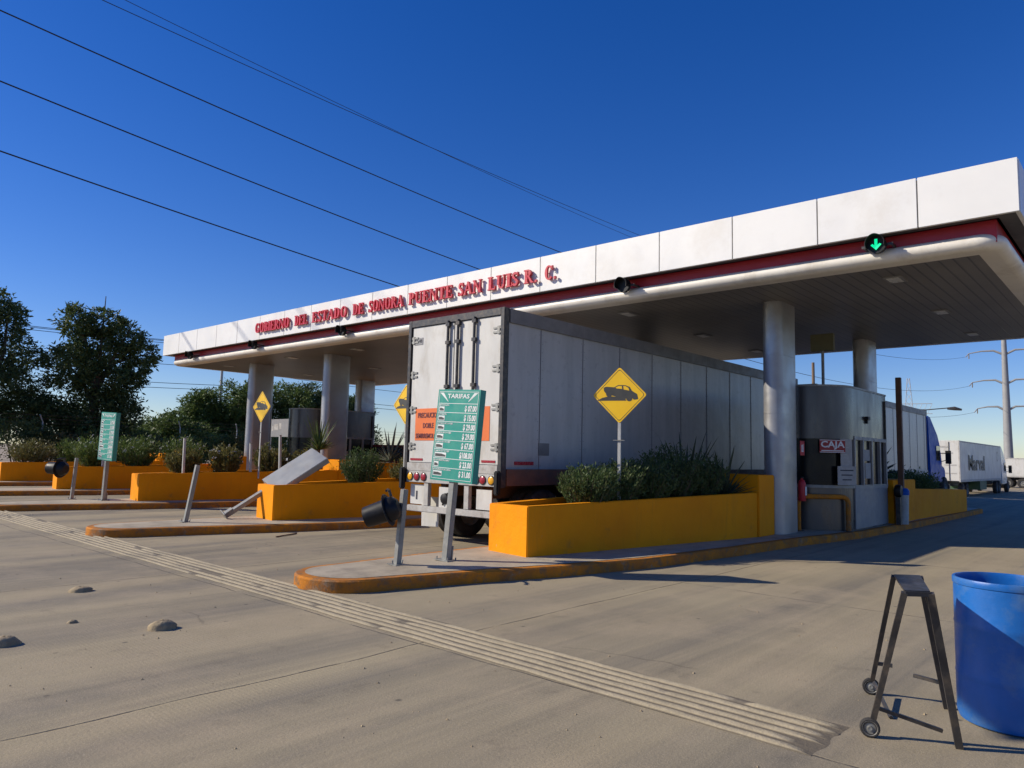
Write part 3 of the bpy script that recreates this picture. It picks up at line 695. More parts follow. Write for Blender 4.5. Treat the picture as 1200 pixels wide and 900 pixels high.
tractor('blue sleeper cab pulling the two trailers, with a black wing mirror', 38.75, 9.45, 0, M['cabblue'])

# the white trailers waiting on the road beyond
def far_trailer(label, x0, y0, L, zg, mark=True, ztop=4.1):
    root = thing('box_trailer', label, 'trailer', (x0, y0, zg)); w = 2.5
    mb = MB(); mb.box((0,0,1.15),(L,w,ztop)); mb.build('box_body', M['doorwhite'], root, bevel=.03)
    mb = MB(); mb.box((-.02,0,ztop-.1),(L,-.02,ztop-.02)); mb.box((-.02,-.015,1.1),(L,.0,1.25)); mb.box((-.025,-.02,1.1),(-.005,.06,ztop)); mb.build('rail', M['framegrey'], root)
    mb = MB()
    for y in (.62,1.25,1.88): mb.tube((-.03,y,1.2),(-.03,y,ztop-.1),.02 if y != 1.25 else .012,n=6)
    mb.build('lock_rod', M['darksteel'], root)
    if mark:
        text('Marval', 1.5, M['signblack'], root, face_minus_y(L*.36, -.022, 2.35), sx=1.55, bold=.03, ext=.004)
        mb = MB(); mb.lathe([(.42,0),(.42,.004),(.3,.004),(.3,0)],20,M4=face_minus_y(L-1.6,-.002,3.0)); mb.build('emblem', M['framegrey'], root)
        text('USA', .3, M['ink'], root, face_minus_x(-.012,.9,3.45), sx=1.2) if 0 else None
        mb = MB(); mb.box((-.02,.7,3.4),(-.008,1.6,3.5)); mb.box((-.02,.4,3.0),(-.008,1.9,3.06)); mb.box((-.02,.2,2.2),(-.008,.9,2.25)); mb.box((-.02,.2,1.65),(-.008,1.0,1.7)); mb.build('rear_markings', M['framegrey'], root)
    mb = MB(); mb.box((L*.42,-.01,.45),(L*.58,w,1.08)); mb.build('side_tank', M['greentank'], root)
    for x in (1.1,2.4):
        for y in (.16,w-.16): wheel_tree(x, y, .5, root, .3)
    mb = MB(); mb.box((.3,.7,.8),(L-.3,1.8,1.14)); mb.build('chassis', M['black'], root)
    return root
far_trailer('white box trailer with large dark lettering on its side, waiting on the road beyond', 56.5, 10.3, 16.2, -.62, ztop=3.87)
tractor('white truck cab in front of the lettered trailer, with dark mirror', 73.2, 11.5, -.62, M['carwhite'])
far_trailer('plain white trailer at the right edge of the photo, far down the road', 92, 13.6, 14, -.62, mark=False, ztop=3.1).rotation_euler = (0,0,R(-90))

# ------------------------------------------------------------------ toll booths
def booth():
    root = thing('toll_booth', 'steel clad toll booth with a red CAJA sign beside the near column', 'toll booth', (16.9, 6.0, .152), group='toll booths')
    x1 = 2.5; b_ = .9; a_ = .85
    def plan(g=0.):
        P = [(x1+g, -b_-g), (x1+g, b_+g)]
        for i in range(25): t = R(90 - 180*i/24); P.append((-(a_+g)*math.cos(t), (b_+g)*math.sin(t)))
        return P
    def ring(z0, z1, g, nm, m, **k): mb = MB(); mb.prism(plan(g), z0, z1); return mb.build(nm, m, root, smooth=True, **k)
    ring(0, .9, 0, 'lower_panel', M['steel'])
    ring(.9, .96, .03, 'counter', M['galv'])
    ring(.96, 1.95, -.03, 'window_glass', M['glass'])
    ring(1.95, 3.08, .02, 'steel_band', M['steel'])
    ring(3.0805, 3.12, .035, 'roof_cap', M['galv'])
    # side wall: white frames, lower white panel, door
    mb = MB(); y = -b_
    for x in (.02,.62,1.28,1.92,2.42): mb.box((x,y-.035,.9),(x+.08,y+.03,2.03))
    mb.box((.02,y-.034,1.951),(2.5,y+.02,2.03)); mb.box((.02,y-.034,.86),(2.5,y+.02,.93)); mb.build('side_window_frame', M['whitepaint'], root, bevel=.004)
    mb = MB(); mb.box((.03,y-.03,.02),(2.48,y-.004,.858)); mb.build('side_panel', M['whitepaint'], root)
    mb = MB(); mb.box((.75,y-.02,1.5),(1.15,y-.012+.02,1.75)); mb.box((.8,y-.022,1.1),(1.2,y-.01,1.45)); mb.build('posted_papers', M['paper'], root)
    mb = MB(); mb.box((2.36,y-.06,2.03),(2.4,y-.02,2.95)); mb.build('conduit', M['darksteel'], root)
    mb = MB(); mb.box((.82,y-.1,2.42),(1.0,y-.02,2.5)); mb.box((.87,y-.07,2.34),(.95,y-.021,2.42)); mb.build('camera_device', M['black'], root, bevel=.008)
    def tang(t):
        t = R(t); p = Vector((-a_*math.cos(t), -b_*math.sin(t))); n = Vector((-b_*math.cos(t), -a_*math.sin(t))).normalized(); r_ = Vector((-n.y, n.x)) 
        return p, n, r_
    def frame(t, off, z):
        p, n, r_ = tang(t); p = p + n*off
        return Matrix(((r_.x,0,n.x,p.x),(r_.y,0,n.y,p.y),(0,1,0,z),(0,0,0,1)))
    F = frame(46, .03, 1.79); 
    if (F.to_3x3() @ Vector((1,0,0))).y > 0: pass
    F = F @ Matrix.Diagonal((.82,.82,1,1)); mb = MB(); mb.box((-.34,-.17,0),(.34,.17,.02), F); cj = mb.build('caja_sign', M['cajared'], root)
    mb = MB(); textverts('CAJA', .23, F @ Matrix.Translation((0,.04,.0215)), mb, sx=1.2, bold=.006); mb.box((-.3,-.13,.0205),(.3,-.105,.022), F); mb.box((-.335,.15,.0205),(.335,.165,.022), F); mb.box((-.335,-.165,.0205),(.335,-.15,.022), F)
    mb.build('lettering', M['signwhite'], cj)
    F = frame(68, .03, 1.62); mb = MB(); mb.box((-.17,-.33,0),(.17,.33,.012), F); nt_ = mb.build('notice', M['paper'], root)
    mb = MB()
    for i in range(7): mb.box((-.1,.22-i*.075,.0125),(.06+.04*(i%2),.235-i*.075,.014), F)
    mb.build('notice_print', M['framegrey'], nt_)
    F = frame(66, .06, .99+.18); mb = MB(); mb.box((-.26,-.2,0),(.26,.2,.012), F); nt_ = mb.build('notice', M['paper'], root)
    mb = MB()
    for i in range(3): mb.box((-.19+.03*i,.1-i*.1,.0125),(.19-.03*i,.125-i*.1,.014), F)
    mb.build('notice_print', M['ink'], nt_)
    return root
b0 = booth()
for k, lab in ((1,'steel clad toll booth hidden behind the big trailer'),(2,'dark toll booth seen behind the central column, left of the trailer'),(3,'toll booth behind the leftmost column')):
    c = copy_tree(b0); c.location = (16.9 + (1.7 if k == 2 else 0), 6.0+OFF[k], .152); c['label'] = lab
    for ch in [x for x in list(C.objects) if x.parent == c and x.name.startswith('caja_sign')]:
        for g_ in [x for x in list(C.objects) if x.parent == ch]: bpy.data.objects.remove(g_)
        bpy.data.objects.remove(ch)

def guard_rail():
    root = thing('pipe_guard_rail', 'yellow bent pipe guard rail in front of the booth with the CAJA sign', 'guard rail', (15.9, 5.6, .152), group='pipe guard rails')
    a, b = Vector((-.2,.25,0)), Vector((.62,-.5,0)); d = (b-a).normalized(); r = .14; h = .72; pts = [a]
    pts.append(a+Vector((0,0,h-r)))
    for i in range(1,7): t = R(90*i/6); pts.append(a + d*r*(1-math.cos(t)) + Vector((0,0,h-r+r*math.sin(t))))
    for i in range(0,7): t = R(90*i/6); pts.append(b - d*r + d*r*math.sin(t) + Vector((0,0,h-r+r*math.cos(t))))
    pts.append(b)
    mb = MB(); mb.path(pts, .052, 12); mb.build('pipe', M['kerb'], root, smooth=True)
    mb = MB()
    for p in (a,b): mb.lathe([(.1,0),(.1,.012),(.055,.013)], 16, (p.x,p.y,0))
    mb.build('base_flange', M['darksteel'], root); return root
g0 = guard_rail()
o = thing('corner_planter', 'small square yellow planter box holding the silvery agave, left of the trailer', 'planter', (15.9,19.9,.152))
mb = MB(); mb.box((0,0,0),(1.0,1.0,1.08)); mb.build('wall', M['yellow'], o, bevel=.015)
mb = MB(); mb.lathe([(0,1.1),(.3,1.09),(.46,1.083)], 20, (.5,.5,0)); mb.build('soil', M['soil'], o)

# things round the near booth
def extinguisher():
    root = thing('fire_extinguisher', 'red fire extinguisher hanging beside the near column', 'fire extinguisher', (15.62, 5.74, .78))
    mb = MB(); mb.lathe([(0,0),(.07,.0),(.078,.02),(.078,.36),(.06,.42),(.025,.45),(.025,.47),(0,.47)], 20); mb.build('cylinder', M['signred'], root, smooth=True)
    mb = MB(); mb.box((-.05,-.015,.47),(.07,.015,.5)); mb.path([(.02,0,.48),(.1,-.02,.44),(.11,-.03,.2),(.09,-.03,.1)], .012, 6); mb.build('valve_and_hose', M['black'], root)
    mb = MB(); mb.box((-.03,-.084,.12),(.05,-.0785,.3)); mb.build('label_plate', M['signwhite'], root)
extinguisher()
mb = MB(); mb.box((15.42,5.688,1.73),(15.66,5.693,2.03)); o = thing('safety_sign', 'small red safety sign fixed high on the near column', 'sign', (15.54,5.69,1.73))
mb.build('plate', M['signred'], o, world=True)
mb = MB(); mb.tube((15.5,5.686,1.8),(15.5,5.686,1.95),.018,n=8); mb.box((15.57,5.683,1.8),(15.6,5.6875,1.96)); mb.build('pictogram', M['signwhite'], o, world=True)
o = thing('steel_post', 'square rusty brown steel post standing by the agave planter', 'post', (20.05,4.93,.152))
mb = MB(); mb.box((-.06,-.06,0),(.06,.06,3.6)); mb.build('shaft', M['rust'], o, bevel=.006)
mb = MB(); mb.box((-.13,-.1,0),(.13,.1,.02)); mb.build('base_plate', M['rust'], o)
o = thing('litter_bin', 'grey litter bin with a blue lid against the planter end', 'bin', (19.72,4.86-.02,.152))
mb = MB(); mb.lathe([(0,0),(.13,0),(.15,.72),(0,.72)], 20); mb.build('body', M['framegrey'], o, smooth=True)
mb = MB(); mb.lathe([(.16,.70),(.165,.8),(.12,.86),(0,.87)], 20); mb.build('lid', M['cabblue'], o, smooth=True)
o = thing('meter_unit', 'round dark meter unit standing beside the litter bin', 'meter', (19.42,4.84,.152))
mb = MB(); mb.box((-.07,-.05,0),(.07,.05,.65)); mb.build('stand', M['darksteel'], o)
mb = MB(); mb.lathe([(0,.07),(.13,.07),(.15,.04),(.15,-.04),(.13,-.07),(0,-.07)], 24, M4=Matrix.Translation((0,0,.8)) @ Matrix.Rotation(R(90),4,'X')); mb.build('dial', M['black'], o, smooth=True)
o = thing('post_sign', 'olive box sign on a tall thin pole above the near booth', 'sign', (17.5,5.9,3.27))
mb = MB(); mb.tube((0,0,0),(0,0,.92),.035,n=10); mb.build('pole', M['whitepaint'], o)
mb = MB(); mb.box((-.06,-.26,.92),(.06,.26,1.32)); mb.build('sign_box', M['olivebox'], o, bevel=.01)

# ------------------------------------------------------------------ small posts, price boards, signals
def price_board(name='price_board', label='', loc=(7.0,7.25,.152), rot=(0,0,0), standalone=True):
    root = thing(name, label, 'price board', loc, rot, group='tariff boards on the islands')
    mb = MB(); mb.box((-.045,-.05,0),(.045,.05,1.1)); mb.build('post', M['galv'], root, bevel=.006)
    mb = MB(); mb.box((-.11,-.13,0),(.11,.13,.015))
    for a in (-1,1):
        for b in (-1,1): mb.tube((a*.08,b*.1,.015),(a*.08,b*.1,.05),.01,n=6)
    mb.box((.052,-.05,.015),(.075,.05,.2)); mb.build('base_plate', M['galv'], root)
    w, z0, z1, d = .39, 1.07, 2.33, .055
    mb = MB(); mb.box((-d,-w,z0),(d,w,z1)); mb.build('sign_box', M['backgrey'], root, bevel=.008)
    mb = MB(); mb.box((-d-.012,-w-.006,z0-.006),(-d-.0005,w+.006,z1+.006)); mb.box((-d,-w-.006,z0-.006),(d-.01,-w-.001,z1+.006)); mb.box((-d,w+.001,z0-.006),(d-.01,w+.006,z1+.006)); mb.box((-d,-w-.0009,z1+.001),(d-.01,w+.0009,z1+.006)); mb.build('frame_lip', M['green'], root)
    x = -d-.0135
    mb = MB(); mb.box((x,-w+.012,z0+.012),(x+.001,w-.012,z1-.012)); f = mb.build('green_face', M['green'], root)
    x -= .0015; mb = MB(); FM = face_minus_x(x, 0, 0)
    top = z1-.03; rows = 8; hh = .128; zr = top-.165
    for yy0, yy1, za, zb in ((-w+.02,w-.02,top,top+.006),(-w+.02,-w+.026,z0+.02,top),(w-.026,w-.02,z0+.02,top),(-w+.02,w-.02,z0+.02,z0+.026)): mb.box((x-.0005,yy0,za),(x,yy1,zb))
    for s_ in (-1,1):
        mb.prism([(s_*(w-.03),top-.01),(s_*(w-.1),top-.01),(s_*.18,zr+.02),(s_*.2,zr+.05)], 0, .0006, FM)
    textverts('TARIFAS', .085, FM @ Matrix.Translation((0,top-.06,.0012)), mb, sx=1.3, bold=.002)
    heads = ['MOTOCICLETA','AUTOMOVIL','AUTOBUS DE 2 A 4 EJES','CAMION DE 2 A 4 EJES','CAMION DE 5 A 6 EJES','CAMION DE 7 A 9 EJES','EJE EXCEDENTE LIGERO','EJE EXCEDENTE DE CARGA']
    pr = ['$ 07.00','$ 15.00','$ 29.00','$ 29.00','$ 67.00','$108.00','$ 23.00','$ 31.00']; iw = [.1,.12,.13,.13,.14,.22,.09,.17]
    ink = MB()
    for i in range(rows):
        zz = zr - i*hh; mb.box((x-.0005,-w+.026,zz),(x,w-.026,zz+.008))
        textverts(heads[i], .028, FM @ Matrix.Translation((-w+.035,zz-.022,.0012)), mb, align='LEFT', sx=1., bold=.0006)
        mb.box((x-.0005,w-.04-iw[i],zz-hh+.018),(x,w-.04,zz-.042)); 
        textverts(pr[i], .108, FM @ Matrix.Translation((w-.035,zz-.068,.0012)), mb, align='RIGHT', sx=.66, bold=.004)
        yb = w-.04-iw[i]; ink = MB(); ink.prism([(-w+.05,zz-.1),(-w+.03+iw[i],zz-.1),(-w+.03+iw[i],zz-.075),(-w+.02+iw[i]*.7,zz-.06),(-w+.05,zz-.06)], .0008, .0014, FM); ink.build('pictogram', M['signblack'], f)
    mb.build('print', M['signwhite'], f)
    return root
price_board(label='green TARIFAS price board leaning slightly in front of the big trailer', loc=(6.99,7.33,.152), rot=(R(-0),R(0),R(-2)))
bpy.context.view_layer.update()
pb1 = [o for o in C.objects if o.name == 'price_board'][0]; pb1.rotation_euler = (R(2.6), R(3), R(3)); pb1.location.y += .05
pb = copy_tree(pb1); pb.location = (7.45, 21.1, .152); pb.rotation_euler = (R(2.5), 0, R(6)); pb['label'] = 'green price board turned aside on a tall post at the left of the photo'
# fallen board: local +Z runs along the post
d = Vector((math.cos(R(-18))*math.cos(R(34)), math.sin(R(-18))*math.cos(R(34)), math.sin(R(34))))
fb = copy_tree(pb1); fb['label'] = 'fallen price board on a bent post, grey back up, resting on the planter'
zax = d; side_ = Vector((0,0,1)).cross(d).normalized(); xax = side_.cross(d).normalized()   # board normal (face) direction
xax = -xax if xax.z < 0 else xax                       # back (+x side) faces up
tc = Vector((-.5,-.86,.2)); tc = (tc - zax*tc.dot(zax)).normalized(); xax = (xax + tc*.42).normalized()
yax = zax.cross(xax)
for ch in [x for x in list(C.objects) if x.parent == fb and x.name.startswith('frame_lip')]:
    ch.data = ch.data.copy(); ch.data.materials[0] = M['backgrey']
fb.rotation_euler = Matrix((xax, yax, zax)).transposed().to_euler(); fb.location = (7.51, 14.61, .2)

def bare_post(label, loc, rot, name='sign_post', h=.97):
    root = thing(name, label, 'post', loc, rot, group='short steel posts on the islands')
    mb = MB(); mb.box((-.038,-.038,0),(.038,.038,h)); mb.build('shaft', M['galv'], root, bevel=.005)
    mb = MB(); mb.box((-.1,-.09,0),(.1,.09,.012))
    for a in (-1,1): mb.tube((a*.075,0,.012),(a*.085,0,.06),.01,n=6)
    mb.build('base_plate', M['galv'], root); return root
bare_post('bent square post holding the toppled black signal on the nearest island', (6.24,7.50,.152), (R(3),R(2),0))
bare_post('bare leaning square post standing on the second island', (6.58,14.34,.152), (R(4),R(7),0), h=1.12)
bare_post('dark topped square post beside the turned green board', (6.97,21.98,.152), (R(2),R(2),0), h=1.1)

def lamp_signal(label, loc, rot):
    root = thing('signal_lamp', label, 'traffic light', loc, rot, group='toppled traffic lights')
    # local -X is the way the hood points
    T = Matrix.Rotation(R(-90),4,'Y')
    mb = MB(); mb.lathe([(.0,-.16),(.12,-.16),(.19,-.1),(.215,0),(.215,.02),(.0,.02)], 28, M4=T); mb.build('housing', M['black'], root, smooth=True)
    mb = MB(); mb.lathe([(.0,.0),(.0001,.021),(.27,.021),(.28,.035),(.27,.045),(.2,.045)], 28, M4=T); mb.build('backplate', M['black'], root, smooth=True)
    mb = MB(); mb.lathe([(.195,.03),(.175,.44),(.168,.44),(.188,.03)], 28, M4=T); mb.build('hood', M['black'], root, smooth=True)
    mb = MB(); mb.lathe([(.0,.06),(.1,.055),(.18,.047)], 20, M4=T); mb.build('lens', M['glass'], root, smooth=True)
    mb = MB(); mb.tube((.08,0,.2),(.08,0,.32),.025); mb.tube((.08,0,.3),(.08,-.0,.3001),.03); mb.path([(.08,0,.3),(.1,-.12,.32),(.12,-.3,.3)], .02, 8); mb.build('bracket', M['darksteel'], root)
    return root
ls = lamp_signal('black hooded traffic light drooping from the bent post nearest the camera', (6.08,7.49,.87), (0, R(-20), R(-55))); ls.scale = (.76,.76,.76)
ls = lamp_signal('black hooded traffic light hanging sideways left of the turned green board', (6.8,22.4,.95), (0, R(2), R(-62))); ls.scale = (.9,.9,.9)

def car_sign(label, loc, yaw, h, s=.66):
    root = thing('speed_bump_sign', label, 'road sign', loc, (0,0,yaw), group='yellow speed bump warning signs')
    z = h; r = s/math.sqrt(2)
    mb = MB(); mb.box((.004,-.028,0),(.03,.028,h+r*.8)); mb.build('pole', M['galvpole'], root, bevel=.004)
    mb = MB(); mb.box((-.02,-.1,h-r-.28),(.0,.1,h-r-.27)); mb.build('crossbar', M['galv'], root)
    FM = face_minus_x(0, 0, z)
    def dia(q, c=.05):
        P = []
        for a in (0,90,180,270):
            cx, cy = (q-c)*math.cos(R(a)), (q-c)*math.sin(R(a))
            for b in (-45,-15,15,45): P.append((cx+c*.7*math.cos(R(a+b)), cy+c*.7*math.sin(R(a+b))))
        return P
    mb = MB(); mb.prism(dia(r), 0, .003, FM); pl = mb.build('plate', M['signyellow'], root)
    mb = MB(); A, B_ = dia(r*.93), dia(r*.905); n = len(A); vs = [FM @ Vector((x,y,.0042)) for x,y in A+B_]; mb.add(vs, [(i,(i+1)%n,n+(i+1)%n,n+i) for i in range(n)])
    k = r/170.   # traced in zoomed pixels, origin at the plate centre (308, 290)
    def P_(pts): return [((x-308)*k, (290-y)*k*.92) for x,y in pts]
    car = P_([(207,240),(222,233),(275,238),(285,232),(300,224),(345,226),(372,238),(385,262),(398,272),(418,285),(425,318),(398,322),(380,300),(360,300),(345,318),(262,292),(258,270),(240,258),(228,268),(226,282),(210,262)])
    mb.prism(car, .0036, .0046, FM)
    mb.prism(P_([(165,325),(200,306),(245,296),(290,300),(350,320),(352,327)]), .0036, .0046, FM)
    for cx, cy in ((243,280),(370,310)): mb.lathe([(0,.0047),(20*k,.0048),(20*k,.003)], 14, M4=FM @ Matrix.Translation(((cx-308)*k,(290-cy)*k*.92,0)))
    mb.build('car_symbol', M['signblack'], pl, fix=False)
    mb = MB(); mb.prism(P_([(283,240),(302,230),(322,231),(325,250),(290,246)]), .0049, .0052, FM); mb.prism(P_([(332,232),(345,232),(364,244),(370,262),(335,254)]), .0049, .0052, FM); mb.build('car_windows', M['signyellow'], pl)
    return root
car_sign('yellow diamond speed bump sign rising from the hedge in front of the trailer side', (10.12,6.67,.72), R(14), 1.9)
car_sign('yellow diamond speed bump sign half hidden behind the left edge of the trailer', (10.9,13.0,.75), R(-2), 1.95)
car_sign('yellow diamond speed bump sign in front of the leftmost column', (11.1,19.75,.75), R(2), 2.09)

# leftover posts in the planters
PT = [((11.6,20.7),1.25,'short grey stake beside the diamond sign in front of the leftmost column'),((10.4,18.95),1.45,'pale stake in the planter behind the fallen board'),((9.9,20.9),.95,'grey stake left of the yellow shrub')]
for (u, (x, y, z)) in enumerate([(9.9,21.2,.95),(9.5,22.3,1.1),(9.3,24.6,.9)]): pass
k_ = ['thin pale stake right of the yellow flowering shrub, in front of the left columns','thin pale stake close beside the middle diamond sign pole','grey stake behind the bare leaning post','short grey stake left of the bare leaning post']
for i, (x, y, h) in enumerate(((11.3,18.9,1.25),(11.0,20.0,1.0),(9.3,20.6,1.1),(9.4,26.9,1.3))):
    o = thing('planter_stake', k_[i], 'stake', (x, y, .75), (R(random.uniform(-2,2)), R(random.uniform(-3,3)), 0), group='stakes in the planters')
    mb = MB(); mb.box((-.03,-.03,0),(.03,.03,h)); mb.build('shaft', M['galvpole'], o, bevel=.003); mb = MB(); mb.box((-.034,-.034,h),(.034,.034,h+.02)); mb.build('cap', M['galv'], o)

# ------------------------------------------------------------------ foreground objects
def stand():
    root = thing('steel_trestle', 'black steel trestle stand on two small wheels beside the blue drum', 'trestle', (5.05,1.2,0))
    P = [Vector(p)-Vector((5.05,1.2,0)) for p in ((5.25,1.35,.89),(5.35,1.22,.89),(4.73,1.03,.89),(4.64,1.14,.89))]  # far left, far right, near right, near left
    mb = MB(); lo = [p-Vector((0,0,.012)) for p in P]; mb.add(P+lo, [(0,1,2,3),(7,6,5,4),(0,4,5,1),(1,5,6,2),(2,6,7,3),(3,7,4,0)]); mb.build('top_plate', M['darksteel'], root)
    def bar(a, b, w=.028, nm='leg'):
        a, b = Vector(a), Vector(b); d_ = (b-a).normalized(); u = d_.cross(Vector((.95,.3,0))).normalized(); v = d_.cross(u)
        vs = [c+u*i*w/2+v*j*w/2 for c in (a,b) for i,j in ((-1,-1),(1,-1),(1,1),(-1,1))]
        mb = MB(); mb.add(vs, [(0,1,2,3),(7,6,5,4),(0,4,5,1),(1,5,6,2),(2,6,7,3),(3,7,4,0)]); return mb.build(nm, M['darksteel'], root)
    z = Vector((0,0,-.012))
    nl, nr = P[3]+z, P[2]+z; fl, fr = P[0]+z, P[1]+z
    g = lambda x, y, z_=0: Vector((x-5.05, y-1.2, z_))
    NL, NR, FL, FR = g(4.775,1.36,.1), g(4.95,.955,.0), g(5.62,1.60,.1), g(5.67,1.16,.0)
    bar(nl, NL, .032); bar(nr, NR, .04); bar(fl, FL, .028); bar(fr, FR, .034)
    bar(nl.lerp(nr,0)+z*.5, nr+z*.5, .026, 'top_rail'); bar(fl+z*.5, fr+z*.5, .026, 'top_rail')
    bar(fl.lerp(FL,.83), fl.lerp(FL,.83)+Vector((.02,-.1,0)), .022, 'stub_bar')
    bar(fr.lerp(FR,.8), fr.lerp(FR,.8)+Vector((.03,.17,.005)), .022, 'stub_bar'); bar(NL.lerp(nl,.1), NL.lerp(nl,.1).lerp(NR.lerp(nr,.1),.8)+Vector((.05,0,-.03)), .02, 'crossbar')  # the crossbar is a dark bar added in place of a shadow streak on the ground
    bar(g(5.56,1.57,.1), g(5.18,1.37,.01), .02, 'brace')
    bar(nr+Vector((.03,.03,0)), nr.lerp(NR,.25), .02, 'gusset')
    for c, nm in ((g(4.76,1.375,.055),0), (g(5.62,1.61,.055),1)):
        T = Matrix.Translation(c) @ Matrix.Rotation(R(20),4,'Z') @ Matrix.Rotation(R(-90),4,'Y')
        mb = MB(); mb.lathe([(.03,-.013),(.048,-.015),(.055,-.01),(.055,.01),(.048,.015),(.03,.013)], 28, M4=T); wv = mb.build('wheel', M['rubber'], root, smooth=True)
        mb = MB(); mb.lathe([(0,.018),(.012,.02),(.014,.01),(.03,.008),(.041,.0155),(.043,.0)], 20, M4=T); mb.lathe([(0,-.018),(.012,-.02),(.014,-.01),(.03,-.008),(.041,-.0155)], 20, M4=T); mb.build('hub', M['galv'], wv, smooth=True)
    return root
stand()
def drum():
    root = thing('plastic_drum', 'open blue plastic drum at the right edge of the photo', 'drum', (5.66,.80,0))
    r = .292; pr = [(0,.02),(r-.04,.02),(r-.035,.0),(r-.012,.012),(r,.045),(r+.001,.26)]
    for z in (.29,.60): pr += [(r,z-.015),(r+.004,z),(r,z+.015)]
    pr += [(r,.82),(r-.002,.84),(r+.004,.845),(r+.005,.855),(r+.005,.878),(r+.001,.885),(r-.012,.885),(r-.016,.87),(r-.014,.84),(r-.018,.6),(r-.018,.05),(0,.045)]
    mb = MB(); mb.lathe(pr, 64); mb.build('shell', M['blue'], root, smooth=True)
    mb = MB(); mb.tube((-.12,-r*.55,.865),(.2,-r*.2,.865),.012); mb.build('rim_bar', M['blue'], root) if 0 else None
    return root
drum()
# made-up panel on a cantilever, out of view up-sun, added to shade the drum
def cantilever():
    e = Vector((.945,.33,0)); h = Vector((.65,-.76,0)).normalized(); t = 9.0
    top = Vector((4.95,1.18,.885)) - h*t + Vector((0,0,t*math.tan(R(32))))      # where the panel's top edge must be to shade the drum
    base = top - e*4.2
    root = thing('drum_shade_panel', 'plain grey panel on a cantilever arm out of view, added to shade the drum', 'sign', (base.x, base.y, 0))
    hh = top.z
    mb = MB(); mb.path([(0,0,0),(0,0,hh-.7),(e.x*.2,e.y*.2,hh-.38),(e.x*.6,e.y*.6,hh-.3),(e.x*5.0,e.y*5.0,hh-.3)], [.12,.1,.09,.08,.05], 12); mb.build('arm', M['galv'], root, smooth=True)
    a, b = e*4.16, e*5.05; n_ = Vector((-e.y, e.x, 0))*.03; mb = MB()
    vs = [p+q+Vector((0,0,z)) for z in (hh-.50, hh+.045) for p, q in ((a,n_*2),(b,n_*2),(b,n_*4),(a,n_*4))]
    mb.add(vs, [(0,3,2,1),(4,5,6,7),(0,1,5,4),(1,2,6,5),(2,3,7,6),(3,0,4,7)]); mb.build('panel', M['backgrey'], root)
cantilever()
def rock(label, x, y, s, h):
    mb = MB(); n = 14; m_ = 8; vs = []; f = []
    for j in range(m_+1):
        for i in range(n):
            a = 2*math.pi*i/n; t = R(90*j/m_); rr = math.cos(t)*(1+.22*noise.noise(Vector((math.cos(a)*1.7+x, math.sin(a)*1.7, t*1.5)))) if j < m_ else .001
            vs.append((rr*s*math.cos(a), rr*s*.7*math.sin(a), h*math.sin(t)*(1+.2*noise.noise(Vector((math.cos(a)+y, math.sin(a), t))))-.004))
    mb.add(vs, [(j*n+i, j*n+(i+1)%n, (j+1)*n+(i+1)%n, (j+1)*n+i) for j in range(m_) for i in range(n)])
    o = mb.build('rock', M['rock'], smooth=True); o.location = (x, y, 0); tag(o, label, 'rock', 'stones on the road')
rock('low dusty lump on the road nearest the second island', 3.01, 8.98, .13, .06)
rock('largest dusty stone, lying in the middle of the near road', 2.93, 6.70, .135, .08)
rock('dark stone at the left edge of the photo', 1.81, 6.98, .12, .075)
rock('small flat stone between the larger ones', 2.45, 7.45, .05, .03)
pm = MB(); rs = random.Random(3)
for i in range(420):
    x, y = rs.uniform(.8,9), rs.uniform(-1.5,12); 
    if 4.25 < x < 5.05 and rs.random() < .5: continue
    s_ = rs.choice((.004,.006,.006,.009,.013)); a = rs.uniform(0,6.3)
    pm.add([(x+s_*math.cos(a+q*1.571)*rs.uniform(.7,1.2), y+s_*math.sin(a+q*1.571), 0.001) for q in range(4)]+[(x,y,s_*.9)], [(0,1,4),(1,2,4),(2,3,4),(3,0,4)])
o = pm.build('gravel', M['rock'], kind='stuff'); tag(o, 'scattered grit and pebbles on the concrete road', 'gravel', kind='stuff')
o = thing('loose_rod', 'short dark rod lying on the road beside the second island', 'rod', (7.6,12.35,.012))
mb = MB(); mb.path([(-.3,-.12,0),(0,0,.004),(.3,.16,0)], .012, 6); mb.build('rod', M['rust'], o)

# ------------------------------------------------------------------ plants
def leaves(mb, c, rad, n, size, asp=3., rs=random, up=.4, flat=1., spread=.35, density=1.):
    cx, cy, cz = c; rx, ry, rz = rad
    nc = max(3, n//26)
    for q in range(nc):
        while True:
            p = Vector((rs.uniform(-1,1), rs.uniform(-1,1), rs.uniform(-1,1)))
            l = p.length
            if l <= 1 and l > rs.uniform(0,.85): break
        p = Vector((p.x*rx, p.y*ry, p.z*rz)); cl = spread*min(rx,ry,rz)
        for _ in range(26):
            o_ = Vector((rs.gauss(0,1), rs.gauss(0,1), rs.gauss(0,.8)))*cl*.5
            b = Vector((cx,cy,cz)) + p + o_
            d_ = (Vector((rs.uniform(-1,1), rs.uniform(-1,1), rs.uniform(-.6,1)+up)) + p.normalized()*.5).normalized()
            s_ = size*rs.uniform(.6,1.35); u = d_.cross(Vector((rs.uniform(-1,1),rs.uniform(-1,1),rs.uniform(-1,1)))).normalized()*(s_/asp/2)
            t = b + d_*s_; m_ = b + d_*s_*.5
            mb.add([b, m_+u, t, m_-u], [(0,1,2,3)])
